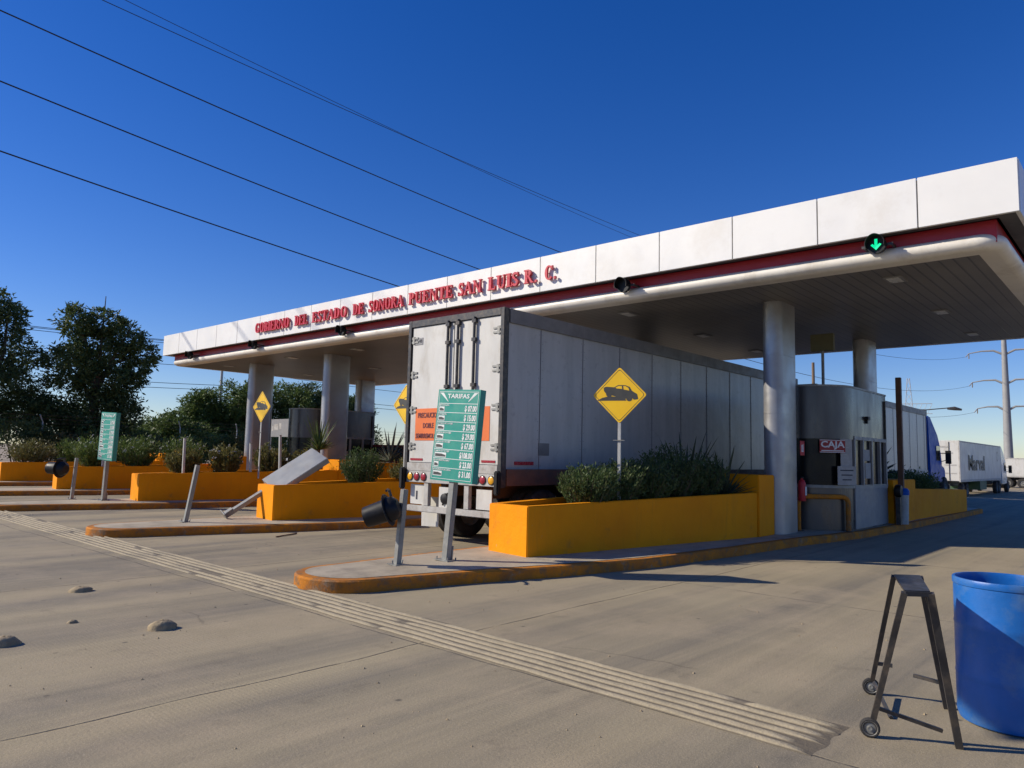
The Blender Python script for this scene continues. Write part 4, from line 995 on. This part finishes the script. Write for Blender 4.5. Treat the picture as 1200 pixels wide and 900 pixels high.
def tree(label, x, y, blobs, trunk_h, lean=(0,0), leaf='leaf_dark', n=24000, size=.2, name='tree', group=None, tr=.3, seed=1, z=0):
    rs = random.Random(seed)
    root = thing(name, label, 'tree', (x, y, z), group=group)
    mb = MB(); tot = sum((b[3]*b[4]*b[5])**.67 for b in blobs)
    for (bx,by,bz,rx,ry,rz) in blobs: leaves(mb, (bx,by,bz), (rx,ry,rz), int(n*(rx*ry*rz)**.67/tot), size, rs=rs, spread=.33, up=-.25)
    mb.build('crown', M[leaf], root, fix=False)
    mb = MB(); top = Vector((lean[0], lean[1], trunk_h)); mb.path([(0,0,-.1),top*.5+Vector((.1,.05,0)),top], [tr, tr*.75, tr*.55], 10)
    for (bx,by,bz,rx,ry,rz) in blobs[:9]:
        a = top*rs.uniform(.55,.95); e = Vector((bx,by,bz)); mid = a.lerp(e,.5)+Vector((rs.uniform(-.3,.3),rs.uniform(-.3,.3),rs.uniform(.0,.4))); mb.path([a,mid,e,e+(e-mid)*.6], [tr*.4,tr*.25,tr*.13,.02], 7)
    mb.build('trunk', M['bark'], root, smooth=True); return root
def P3(u_az, dist): return (dist*math.cos(R(u_az)), dist*math.sin(R(u_az)))
# helper: crowns are laid out across the line of sight: a = sideways metres (right +), z = height
def crown(az, items):
    s_ = Vector((math.sin(R(az)), -math.cos(R(az)))); f_ = Vector((math.cos(R(az)), math.sin(R(az)))); out = []
    for a, dp, z, r, rz in items: p = s_*a + f_*dp; out.append((p.x, p.y, z, r, r, rz))
    return out
x, y = P3(77.3, 46)
tree('tall dark feathery tree at the left edge of the photo', x, y, crown(77.3, [(-2.3,0,8.2,1.7,1.2),(-.6,.5,8.6,1.3,1.1),(.4,0,7.9,1.1,.9),(-1.6,0,6.4,2.0,1.3),(.6,.5,6.2,1.6,1.1),(0,0,4.6,2.1,1.2),(-2.6,.4,4.4,1.7,1.0),(1.2,.2,3.2,1.6,1.2),(-.6,0,2.9,1.6,1.0),(-4,0,5.5,2,1.5)]), 5.5, n=36000, seed=2, size=.24, tr=.35, group='large dark trees at left')
x, y = P3(71.6, 46)
tree('tall dark rounded tree with drooping branches, left of the canopy', x, y, crown(71.6, [(-1.1,0,8.3,.9,.9),(.2,0,8.4,1.0,.7),(1.3,0,7.6,1.0,.9),(2.1,.4,6.7,.85,.9),(0,.5,6.8,1.5,1.1),(2.0,0,5.7,.8,.7),(-1.2,0,5.8,1.5,1.2),(.6,0,5.0,1.5,1.0),(1.3,0,3.5,1.1,1.3),(-.3,0,3.3,1.7,1.3),(-1.9,0,3.0,1.5,1.2),(.3,.3,1.9,1.9,1.0)]), 5.6, n=36000, seed=3, size=.24, tr=.35, group='large dark trees at left')
TL = [(69.8,52,2.7,2.6),(68.2,56,3.0,2.6),(66.6,54,3.6,2.4),(64.9,56,5.3,2.8),(63.0,56,6.3,2.7),(61.3,57,6.6,2.6),(59.5,57,6.5,2.7),(57.6,58,6.9,2.8),(55.6,58,6.4,2.8),(53.6,60,6.0,2.7)]
lab = ['low bushy tree directly behind the turned green board','low scrubby tree in the gap right of the big dark trees','low bushy tree at the left end of the row of green trees','rounded green tree left of the tall pale pole','tall green tree just behind the tall pale pole','green tree between the pale pole and the leftmost column','dark green tree behind the leftmost column','tall dark tree between the two left columns','dark tree behind the red and white barrier arm','dark tree beside the central column']
for i, (az, dd, h, r) in enumerate(TL):
    rs = random.Random(20+i); x, y = P3(az, dd); its = []
    for q in range(9): a = rs.uniform(-1,1)*r*.75; its.append((a, rs.uniform(-1,1), h*(.42+.5*rs.random()*(1-abs(a)/r*.5)), r*rs.uniform(.32,.5), r*rs.uniform(.28,.42)))
    its += [(0,0,h*.86,r*.42,r*.35),(0,0,h*.4,r*.7,h*.25)]
    tree(lab[i], x, y, crown(az, its), h*.5, leaf='leaf_mid' if i not in (7,8) else 'leaf_dark', n=16000, seed=40+i, size=.24, tr=.18, group='green trees behind the plaza')
def shrub(label, x, y, z, r, h, leaf='leaf_hedge', n=4200, size=.06, seed=1, bloom=None, name='shrub', group='shrubs in the planters', sprig=True, squash=1.):
    rs = random.Random(seed); root = thing(name, label, 'shrub', (x, y, z), group=group)
    mb = MB(); st = MB(); bl = MB()
    ns = int(n/34)
    for i in range(ns):
        a = rs.uniform(0,6.283); q = rs.random()**.5; bx, by = .25*r*q*math.cos(a), .25*r*q*math.sin(a)
        tx, ty = r*q*math.cos(a)*1., r*q*math.sin(a)*squash; tz = h*(.62+.45*rs.random())*math.sqrt(max(.1,1-.55*q*q))
        p0 = Vector((bx,by,.0)); p1 = Vector((tx,ty,tz)); pm_ = p0.lerp(p1,.5)+Vector((0,0,-.1*h))+Vector((rs.uniform(-.05,.05),rs.uniform(-.05,.05),0))
        if i % 3 == 0: st.path([p0,pm_,p1], [.008,.006,.002], 4)
        for j in range(34):
            t = .25+.78*rs.random(); b = (p0*(1-t)**2 + pm_*2*t*(1-t) + p1*t*t) if t <= 1 else p1
            b = b + Vector((rs.gauss(0,1),rs.gauss(0,1),rs.gauss(0,1)))*r*.05
            d_ = ((p1-pm_).normalized()*.8 + Vector((rs.uniform(-1,1),rs.uniform(-1,1),rs.uniform(-.4,1)))).normalized(); s_ = size*rs.uniform(.6,1.5)
            u = d_.cross(Vector((rs.uniform(-1,1),rs.uniform(-1,1),rs.uniform(-1,1)))).normalized()*s_*.16; mb.add([b,b+d_*s_*.5+u,b+d_*s_,b+d_*s_*.5-u],[(0,1,2,3)])
        if bloom and rs.random() < .14:
            for q_ in range(5): v = p1+Vector((rs.uniform(-.05,.05),rs.uniform(-.05,.05),rs.uniform(-.03,.05))); bl.add([v,v+Vector((.035,0,.01)),v+Vector((.02,.03,.03))],[(0,1,2)])
    mb.build('foliage', M[leaf], root, fix=False); st.build('stems', M['bark'], root, fix=False)
    if bloom and bl.f: bl.build('flowers', M[bloom], root, fix=False)
    return root
def agave(label, x, y, z, r, h, n=34, leaf='leaf_agave', seed=1, w=.075, name='agave', stem=0.):
    rs = random.Random(seed); root = thing(name, label, 'agave', (x, y, z), group='spiky plants in the planters'); mb = MB()
    for i in range(n):
        a = 2.4*i + rs.uniform(-.2,.2); t = i/n; el = R(82 - 62*(1-t)**.8 - rs.uniform(0,10)); L = (h/ max(.5,math.sin(el)) if el > 1 else r)*rs.uniform(.75,1.0)
        L = min(L, max(r,h)*1.1); d_ = Vector((math.cos(a)*math.cos(el), math.sin(a)*math.cos(el), math.sin(el))); s_ = Vector((-math.sin(a), math.cos(a), 0)); K = 7; vs = []
        droop = rs.uniform(.02,.16)*L
        for q in range(K+1):
            f = q/K; c = Vector((0,0,stem+.03)) + d_*L*f + Vector((0,0,-droop*f*f)); wd = w*(1-f**2.2)*(.6+.6*min(1,f*4))*.6; up_ = s_.cross(d_)*wd*.45
            vs += [c - s_*wd, c - up_*1., c + s_*wd]
        mb.add(vs, [(q*3+k, q*3+k+1, q*3+k+4, q*3+k+3) for q in range(K) for k in (0,1)])
    mb.build('blades', M[leaf], root, fix=False)
    st = MB(); st.path([(0,0,-.1),(0,0,max(.06,stem+.05))], [.07,.06], 8); st.build('stem', M['bark'], root); return root
S0 = .152+.62
shrub('leftmost rosemary bush of the near hedge, in front of the trailer wheels', 9.65,6.95,S0,.5,.68, n=11000, seed=1, size=.055, group='rosemary hedge in the near planter')
shrub('rosemary bush around the near diamond sign pole', 10.35,6.85,S0,.52,.74, n=11000, seed=2, size=.055, group='rosemary hedge in the near planter')
shrub('rosemary bush right of the near diamond sign', 11.05,6.75,S0,.55,.8, n=11000, seed=3, size=.055, group='rosemary hedge in the near planter')
shrub('shaded bush between the hedge and the spiky agave', 11.85,6.75,S0+.04,.6,.98, n=11000, seed=4, size=.055, group='rosemary hedge in the near planter')
shrub('shaded bush at the end block of the near planter', 12.6,6.5,S0+.04,.5,.9, n=7000, seed=5, size=.055, group='rosemary hedge in the near planter')
agave('dark spiky yucca at the column end of the near planter', 12.75,6.9,S0+.05,.9,1.42, n=64, seed=3, w=.06)
agave('second dark spiky yucca against the near column', 13.2,6.35,S0+.05,.8,1.1, n=46, seed=4, w=.06)
agave('large dark agave in the planter behind the near booth', 21.2,5.9,1.2,.9,1.15, n=30, seed=5, w=.16)
shrub('low dark hedge along the planter behind the near booth', 24.4,5.9,.75,1.9,.55, n=9000, seed=6, size=.09, squash=.4, leaf='leaf_hedge', group='hedge behind the booth')
# second planter
shrub('round green bush in the planter right of the fallen board', 10.5,14.0,S0,.52,.85, n=9000, seed=7, size=.06)
shrub('leafy yellow green plant beside the left edge of the trailer', 11.6,13.5,S0,.35,.8, leaf='leaf_olive', n=3000, seed=8, size=.09, bloom='ybloom')
shrub('small twiggy plant in front of the second yellow block', 12.2,14.6,S0,.35,.6, leaf='leaf_olive', n=2200, seed=9, size=.08)
agave('silvery grey spiky agave left of the trailer', 16.4,20.3,1.24,.85,1.5, n=52, leaf='leaf_grey', seed=10, w=.06)
# third and fourth planters
for i, (x, y, r, h, lf, bl, lb) in enumerate(((9.6,21.35,.5,.75,'leaf_olive','ybloom','yellow flowering shrub behind the leaning bare post'),(10.6,20.75,.5,.9,'leaf_olive','bloom','olive shrub left of the middle diamond sign'),
    (12.0,20.6,.55,.95,'leaf_olive',None,'tan shrub right of the middle diamond sign'),(12.9,20.3,.4,.8,'leaf_olive','ybloom','yellow tinted shrub in front of the leftmost column'),
    (9.4,27.8,.75,1.1,'leaf_mid','bloom','leafy shrub with white flowers behind the green price board'),(10.7,27.4,.8,1.25,'leaf_mid','bloom','tall white flowered shrub left of the diamond sign'),(12.2,27.2,.8,1.2,'leaf_mid','bloom','green shrub at the foot of the leftmost column'),
    (9.2,33.9,.9,1.0,'leaf_olive',None,'olive bush in the farthest planter, left'),(10.9,33.9,.9,1.1,'leaf_mid',None,'green bush in the farthest planter, middle'),(12.6,33.8,.9,1.2,'leaf_mid',None,'green bush in the farthest planter, right'))):
    shrub(lb, x, y, S0, r, h, leaf=lf, n=4200, seed=60+i, size=.1, bloom=bl)
agave('green yucca with a short trunk left of the barrier arm', 13.6,20.5,S0+.1,.75,1.25, n=60, leaf='leaf_hedge', seed=12, w=.05, stem=.7, name='yucca')
# hedge row along the fence
for i in range(13):
    az = 80 - i*2.15; x, y = P3(az, 43+random.uniform(-.8,.8)); rs = random.Random(200+i)
    h = 2.1+rs.random()*1.0
    mb = MB(); root = thing('fence_bush', 'scrubby bush growing along the back fence behind the far planters', 'bush', (x,y,0), group='bushes along the back fence')
    for q in range(7): leaves(mb, (rs.uniform(-1.2,1.2), rs.uniform(-.6,.6), h*rs.uniform(.3,.8)), (.75,.6,.5), 500, .16, rs=rs, spread=.5, up=.1)
    mb.build('foliage', M[('leaf_olive','leaf_mid','leaf_dark')[i%3]], root, fix=False)
    mb = MB()
    for q in range(5): mb.path([(0,0,0),(rs.uniform(-.5,.5),rs.uniform(-.3,.3),h*.4),(rs.uniform(-1,1),rs.uniform(-.5,.5),h*.8)],[.04,.025,.01],5)
    mb.build('stems', M['bark'], root, fix=False)

# ------------------------------------------------------------------ fence, poles, wires
o = thing('wire_fence', 'thin wire fence with angled tops running behind the far planters', 'fence', (20,42,0))
mb = MB(); wr = MB()
for i in range(13):
    x = -2 + i*3.4; y = 41.5; mb.tube((x,y,0),(x,y,2.7),.035,n=8); mb.tube((x,y,2.7),(x-.2,y-.2,3.05),.03,n=8)
for z, dy in ((.2,0),(.8,0),(1.5,0),(2.2,0),(2.65,0),(2.85,-.1),(3.02,-.2)): wr.tube((-2,41.5+dy,z),(38.8,41.5+dy,z),.006,n=5)
mb.build('fence_post', M['galvpole'], o, world=True, fix=False); wr.build('fence_wire', M['rust'], o, world=True, fix=False)
def pole(label, x, y, h, m, r=.11, arms=True, name='utility_pole'):
    o = thing(name, label, 'utility pole', (x, y, 0)); mb = MB(); mb.tube((0,0,-.1),(0,0,h),r,r*.7,n=12); mb.build('shaft', M[m], o, smooth=True)
    if arms:
        mb = MB(); mb.box((-.06,-1.1,h-.5),(.06,1.1,h-.38)); mb.build('crossarm', M[m], o)
        mb = MB()
        for yy in (-1,0,1): mb.lathe([(.04,0),(.06,.05),(.04,.08),(.06,.12),(.0,.15)], 10, (0,yy,h-.38))
        mb.build('insulator', M['whitepaint'], o)
    return o
pole('tall pale utility pole standing behind the trees at the left end of the canopy', 29.6, 59.5, 10.6, 'galvpole', .14)
pole('wooden pole seen past the near column, far behind the booth', 60, 21.0, 9.6, 'wood', .16, arms=False)
pole('thin dark pole between the central column and the trailer', 34, 38.6, 7.5, 'darksteel', .06, arms=False)
WT = ['upper','second','third','fourth','fifth','sixth']
for i, (yy, zz) in enumerate(((59,10.3),(60,10.35),(61,10.3),(59.5,8.4),(59.5,6.9),(59.5,6.5))):
    pts = []
    for s in range(-2, 5):
        xa, xb = 29.6+s*45, 29.6+(s+1)*45
        for q in range(12): t = q/12; pts.append((xa+(xb-xa)*t, yy, zz-4*.55*t*(1-t)))
    mb = MB(); mb.path(pts, .022, 5); ob = mb.build('power_line', M['cable'], fix=False)
    tag(ob, 'thin power line behind the left trees, ' + ['nearest of the top three','middle of the top three','farthest of the top three','single line below the top three','upper of the lowest pair','lower of the lowest pair'][i], 'cable', 'power lines behind the plaza')
# steel monopole with the long overhead wires
D = 250.
def azp(az, d_): return Vector((d_*math.cos(R(az)), d_*math.sin(R(az))))
base = azp(7.62, D); H = 1.6 + .152*D
o = thing('power_pylon', 'tall grey steel monopole pylon with paired arms beyond the lettered trailer', 'pylon', (base.x, base.y, -.62))
mb = MB(); mb.tube((0,0,0),(0,0,H+4),1.25,.55,n=16); mb.build('mast', M['pylon'], o, smooth=True)
arm_dir = Vector((math.sin(R(7.6)), -math.cos(R(7.6)), 0))
tips = []
for zt_, L_ in ((.1325,8.6),(.0985,8.0),(.068,7.0)):
    z0 = 1.6 + zt_*D
    for s_ in (-1, 1):
        tip = arm_dir*s_*L_ + Vector((0,0,z0-1.0 if s_ < 0 else z0)); mb = MB()
        mb.path([Vector((0,0,z0-.8)), arm_dir*s_*L_*.3+Vector((0,0,z0+.5)), arm_dir*s_*L_*.65+Vector((0,0,z0+.5)), arm_dir*s_*L_+Vector((0,0,z0))], [.34,.28,.2,.13], 8); a_ = mb.build('arm', M['pylon'], o, smooth=True)
        mb = MB(); e = arm_dir*s_*L_+Vector((0,0,z0))
        mb.tube(e, e+Vector((-2.2,.4,-1.2)), .14, n=6); mb.tube(e, e+Vector((2.2,.4,-1.2)), .14, n=6); mb.build('insulator', M['framegrey'], a_)
        if s_ < 0: tips.append(Vector(o.location)+e+Vector((-2.2,.4,-1.2)))
def catenary(label, tip, obs, r=.036):
    # fit z(x) parabola through the pylon tip and two sightings, in the plane y = tip.y
    pts = [(tip.x, tip.z)]
    for az, tn in obs:
        rr = tip.y/math.sin(R(az)); pts.append((rr*math.cos(R(az)), 1.6+rr*tn))
    (x1,z1),(x2,z2),(x3,z3) = pts
    def f(x): return z1*(x-x2)*(x-x3)/((x1-x2)*(x1-x3)) + z2*(x-x1)*(x-x3)/((x2-x1)*(x2-x3)) + z3*(x-x1)*(x-x2)/((x3-x1)*(x3-x2))
    P = [(x1+(-110-x1)*i/90, tip.y, f(x1+(-110-x1)*i/90)) for i in range(91)]
    mb = MB(); mb.path(P, r, 6); ob = mb.build('overhead_cable', M['cable'], fix=False); tag(ob, label, 'cable', 'cables across the sky')
catenary('highest of the three thick cables crossing the blue sky', tips[0], ((78.71,.4972),(38.28,.2838)))
catenary('middle of the three thick cables crossing the blue sky', tips[1], ((78.35,.4137),(44.73,.2570)))
catenary('lowest of the three thick cables crossing the blue sky', tips[2], ((78.0,.3321),(51.08,.2275)))
t4 = Vector((base.x, tips[0].y+1.5, H+3.6)); 
catenary('upper of the two faint thin wires high in the sky', t4, ((72.96,.5485),(32.89,.3134)), .022)
t5 = Vector((base.x, tips[0].y+2.5, H+3.2)); 
catenary('lower of the two faint thin wires high in the sky', t5, ((71.56,.5571),(32.89,.3060)), .018)
# far lattice pylon
p_ = azp(13.2, 330); o = thing('lattice_pylon', 'faint pale lattice pylon far off above the second trailer', 'pylon', (p_.x, p_.y, -.6)); mb = MB(); Hh = 1.6+.105*330
s_ = Vector((math.sin(R(13.2)), -math.cos(R(13.2)), 0)); 
for sg in (-1,1): mb.tube(s_*sg*3.2, s_*sg*.4+Vector((0,0,Hh)), .12, n=4)
for i in range(12):
    z0, z1 = Hh*i/12, Hh*(i+1)/12; w0, w1 = 3.2-2.8*i/12, 3.2-2.8*(i+1)/12
    mb.tube(s_*w0+Vector((0,0,z0)), s_*-w1+Vector((0,0,z1)), .07, n=4); mb.tube(s_*-w0+Vector((0,0,z0)), s_*w1+Vector((0,0,z1)), .07, n=4)
mb.build('tower', M['lattice'], o, fix=False); mb = MB()
for z in (.062,.074): mb.tube(s_*-16+Vector((0,0,1.6+330*z)), s_*8+Vector((0,0,1.6+330*z)), .12, n=4)
for i in range(14): a = -16+24*i/14; mb.tube(s_*a+Vector((0,0,1.6+330*.062)), s_*(a+1.7)+Vector((0,0,1.6+330*.074)), .07, n=4)
mb.build('crossarm', M['lattice'], o, fix=False)
for lb, az, d_, tn, L_ in (('dark street lamp arm seen above the second trailer, right one', 12.2, 75, .065, 2.2), ('dark street lamp arm seen above the second trailer, left one', 15.2, 75, .062, 2.0)):
    q = azp(az, d_); o = thing('street_lamp', lb, 'street lamp', (q.x, q.y, -.62)); zz = 2.2+d_*tn; sd = Vector((math.sin(R(az)), -math.cos(R(az)), 0))
    mb = MB(); mb.tube((0,0,0),(0,0,zz),.09,.06,n=8); mb.tube((0,0,zz),sd*L_*.8+Vector((0,0,zz+.15)),.05,n=6); mb.tube((0,0,zz),sd*-L_*.8+Vector((0,0,zz+.1)),.05,n=6); mb.build('mast', M['darksteel'], o)
    for sg in (-1,1):
        mb = MB(); c = sd*sg*L_+Vector((0,0,zz+.1)); mb.path([c-sd*.55, c, c+sd*.55+Vector((0,0,-.12*sg))], [.1,.17,.08], 8)
        mb.build('lamp_head', M['darksteel'], o)

# ------------------------------------------------------------------ vehicles and barrier seen between the left columns
def pickup(label, x, y, yaw):
    root = thing('pickup_truck', label, 'pickup', (x,y,0), (0,0,yaw))
    prof = [(-2.6,.5),(-2.6,1.15),(-.9,1.2),(-.75,1.75),(.35,1.78),(1.0,1.25),(2.45,1.08),(2.6,.9),(2.6,.45)]
    n = len(prof); mb = MB(); hw = .92; vs = [(a,-hw+(.1 if z > 1.3 else 0),z) for a,z in prof]+[(a,hw-(.1 if z > 1.3 else 0),z) for a,z in prof]
    mb.add(vs, [tuple(range(n))[::-1], tuple(range(n,2*n))]+[(i,(i+1)%n,n+(i+1)%n,n+i) for i in range(n)]); mb.build('body', M['carwhite'], root, bevel=.06, smooth=True)
    mb = MB()
    for s_ in (-1,1): mb.add([(-.65,s_*.9,1.25),(.85,s_*.92,1.25),(.3,s_*.84,1.7),(-.6,s_*.84,1.7)],[(0,1,2,3)])
    mb.add([(1.0,-.82,1.29),(1.0,.82,1.29),(.42,.76,1.74),(.42,-.76,1.74)],[(0,1,2,3)]); w_ = mb.build('window', M['carglass'], root, fix=False); w_.location.x = .03
    for a in (-1.6,1.65):
        for s_ in (-1,1): wheel_tree(a, s_*.82, .38, root, .22, .38)
    for s_ in (-1,1): mb = MB(); mb.box((2.56,s_*.7-.18,.78),(2.63,s_*.7+.18,.92)); mb.build('headlight', M['lampglass'], root, bevel=.02)
    mb = MB(); mb.box((2.6,-.9,.4),(2.7,.9,.6)); mb.build('bumper', M['galv'], root, bevel=.02)
pickup('white pickup waiting between the two left columns', 20.5, 30.6, R(172))
o = thing('barrier_arm', 'raised red and white barrier arm left of the central column', 'barrier', (18.2,26.9,.152))
mb = MB(); mb.box((-.18,-.18,0),(.18,.18,1.0)); mb.build('cabinet', M['carred'], o, bevel=.02)
for i in range(9):
    a = Vector((0,-.22,.9)); d_ = Vector((.04,-.26,1)).normalized(); p0, p1 = a+d_*i*.4, a+d_*(i+1)*.4; mb = MB(); mb.tube(p0,p1,.06,n=8); mb.build('arm_segment', M['signwhite'] if i%2 else M['signred'], o) 
def redtruck(label, x, y):
    root = thing('box_truck', label, 'truck', (x,y,0)); mb = MB(); mb.box((0,-1.2,.5),(2.2,1.2,1.9)); mb.build('cab', M['carred'], root, bevel=.1)
    mb = MB(); mb.box((.3,-1.21,1.3),(1.5,1.21,1.8)); mb.box((-.01,-1.0,1.25),(.2,1.0,1.8)); mb.build('window', M['carglass'], root)
    mb = MB(); mb.box((2.3,-1.25,.9),(9,1.25,3.6)); mb.build('cargo_box', M['rust'], root, bevel=.03)
    for a in (1.1,7.4):
        for s_ in (-1,1): wheel_tree(a, s_*1.05, .48, root, .28, .48)
redtruck('dark red box truck waiting in the lane behind the central column', 19.2, 24.0)
o = thing('information_board', 'white board with faint grey marks standing behind the leftmost column', 'sign', (20,33.6,0), (0,0,0))
mb = MB(); mb.box((-.03,-1.1,2.25),(.03,1.1,3.15)); bd = mb.build('panel', M['whitepaint'], o)
mb = MB()
for a,b,c_,d2 in ((.2,.6,2.6,2.9),(.65,.8,2.55,2.8),(-.1,.1,2.65,2.95)): mb.box((-.034,a,c_),(-.031,b,d2))
mb.build('faded_marks', M['framegrey'], bd); mb = MB()
for yy in (-.95,.95): mb.box((-.03,yy-.04,0),(.03,yy+.04,2.25))
mb.build('leg', M['galvpole'], o)

# ------------------------------------------------------------------ light, sky, camera
SUN_DIR = Vector((.65,-.76,0)).normalized(); EL = R(32)
ray = Vector((SUN_DIR.x*math.cos(EL), SUN_DIR.y*math.cos(EL), -math.sin(EL)))
L = bpy.data.lights.new('sun', 'SUN'); L.energy = 4.9; L.angle = R(.5); L.color = (1.0,.91,.77)
lo = bpy.data.objects.new('sun', L); C.objects.link(lo); lo.rotation_euler = ray.to_track_quat('-Z','Y').to_euler()
wd = bpy.data.worlds.new('World'); sc.world = wd; wd.use_nodes = True; nt = wd.node_tree
sky = nt.nodes.new('ShaderNodeTexSky'); sky.sky_type = 'NISHITA'; sky.sun_disc = False; sky.sun_elevation = EL
to_sun = -ray; sky.sun_rotation = math.atan2(to_sun.x, to_sun.y); sky.altitude = 50; sky.air_density = 1.0; sky.dust_density = .1; sky.ozone_density = 2.2
bg = nt.nodes['Background']; bg.inputs['Strength'].default_value = .098
hs = nt.nodes.new('ShaderNodeHueSaturation'); hs.inputs['Saturation'].default_value = 1.28; hs.inputs['Hue'].default_value = .511
tint = mixc(nt, 1.0, sky.outputs[0], (.86,.92,1.13), 'MULTIPLY'); nt.links.new(tint, hs.inputs['Color']); nt.links.new(hs.outputs[0], bg.inputs[0])
cam = bpy.data.cameras.new('camera'); co = bpy.data.objects.new('camera', cam); C.objects.link(co); sc.camera = co
cam.lens = 856.95/1200*36; cam.sensor_width = 36; cam.clip_end = 9000; cam.clip_start = .05
yaw, pitch, roll = .7295, .0967, .0229
f = Vector((math.cos(yaw)*math.cos(pitch), math.sin(yaw)*math.cos(pitch), math.sin(pitch))); r = Vector((math.sin(yaw), -math.cos(yaw), 0)); u = r.cross(f)
r2 = r*math.cos(roll)+u*math.sin(roll); u2 = -r*math.sin(roll)+u*math.cos(roll)
Mx = Matrix((r2, u2, -f)).transposed().to_4x4(); Mx.translation = (0,0,1.6); co.matrix_world = Mx
sc.view_settings.view_transform = 'Standard'; sc.view_settings.look = 'None'; sc.view_settings.exposure = .12; sc.view_settings.gamma = 1
sc.cycles.max_bounces = 6
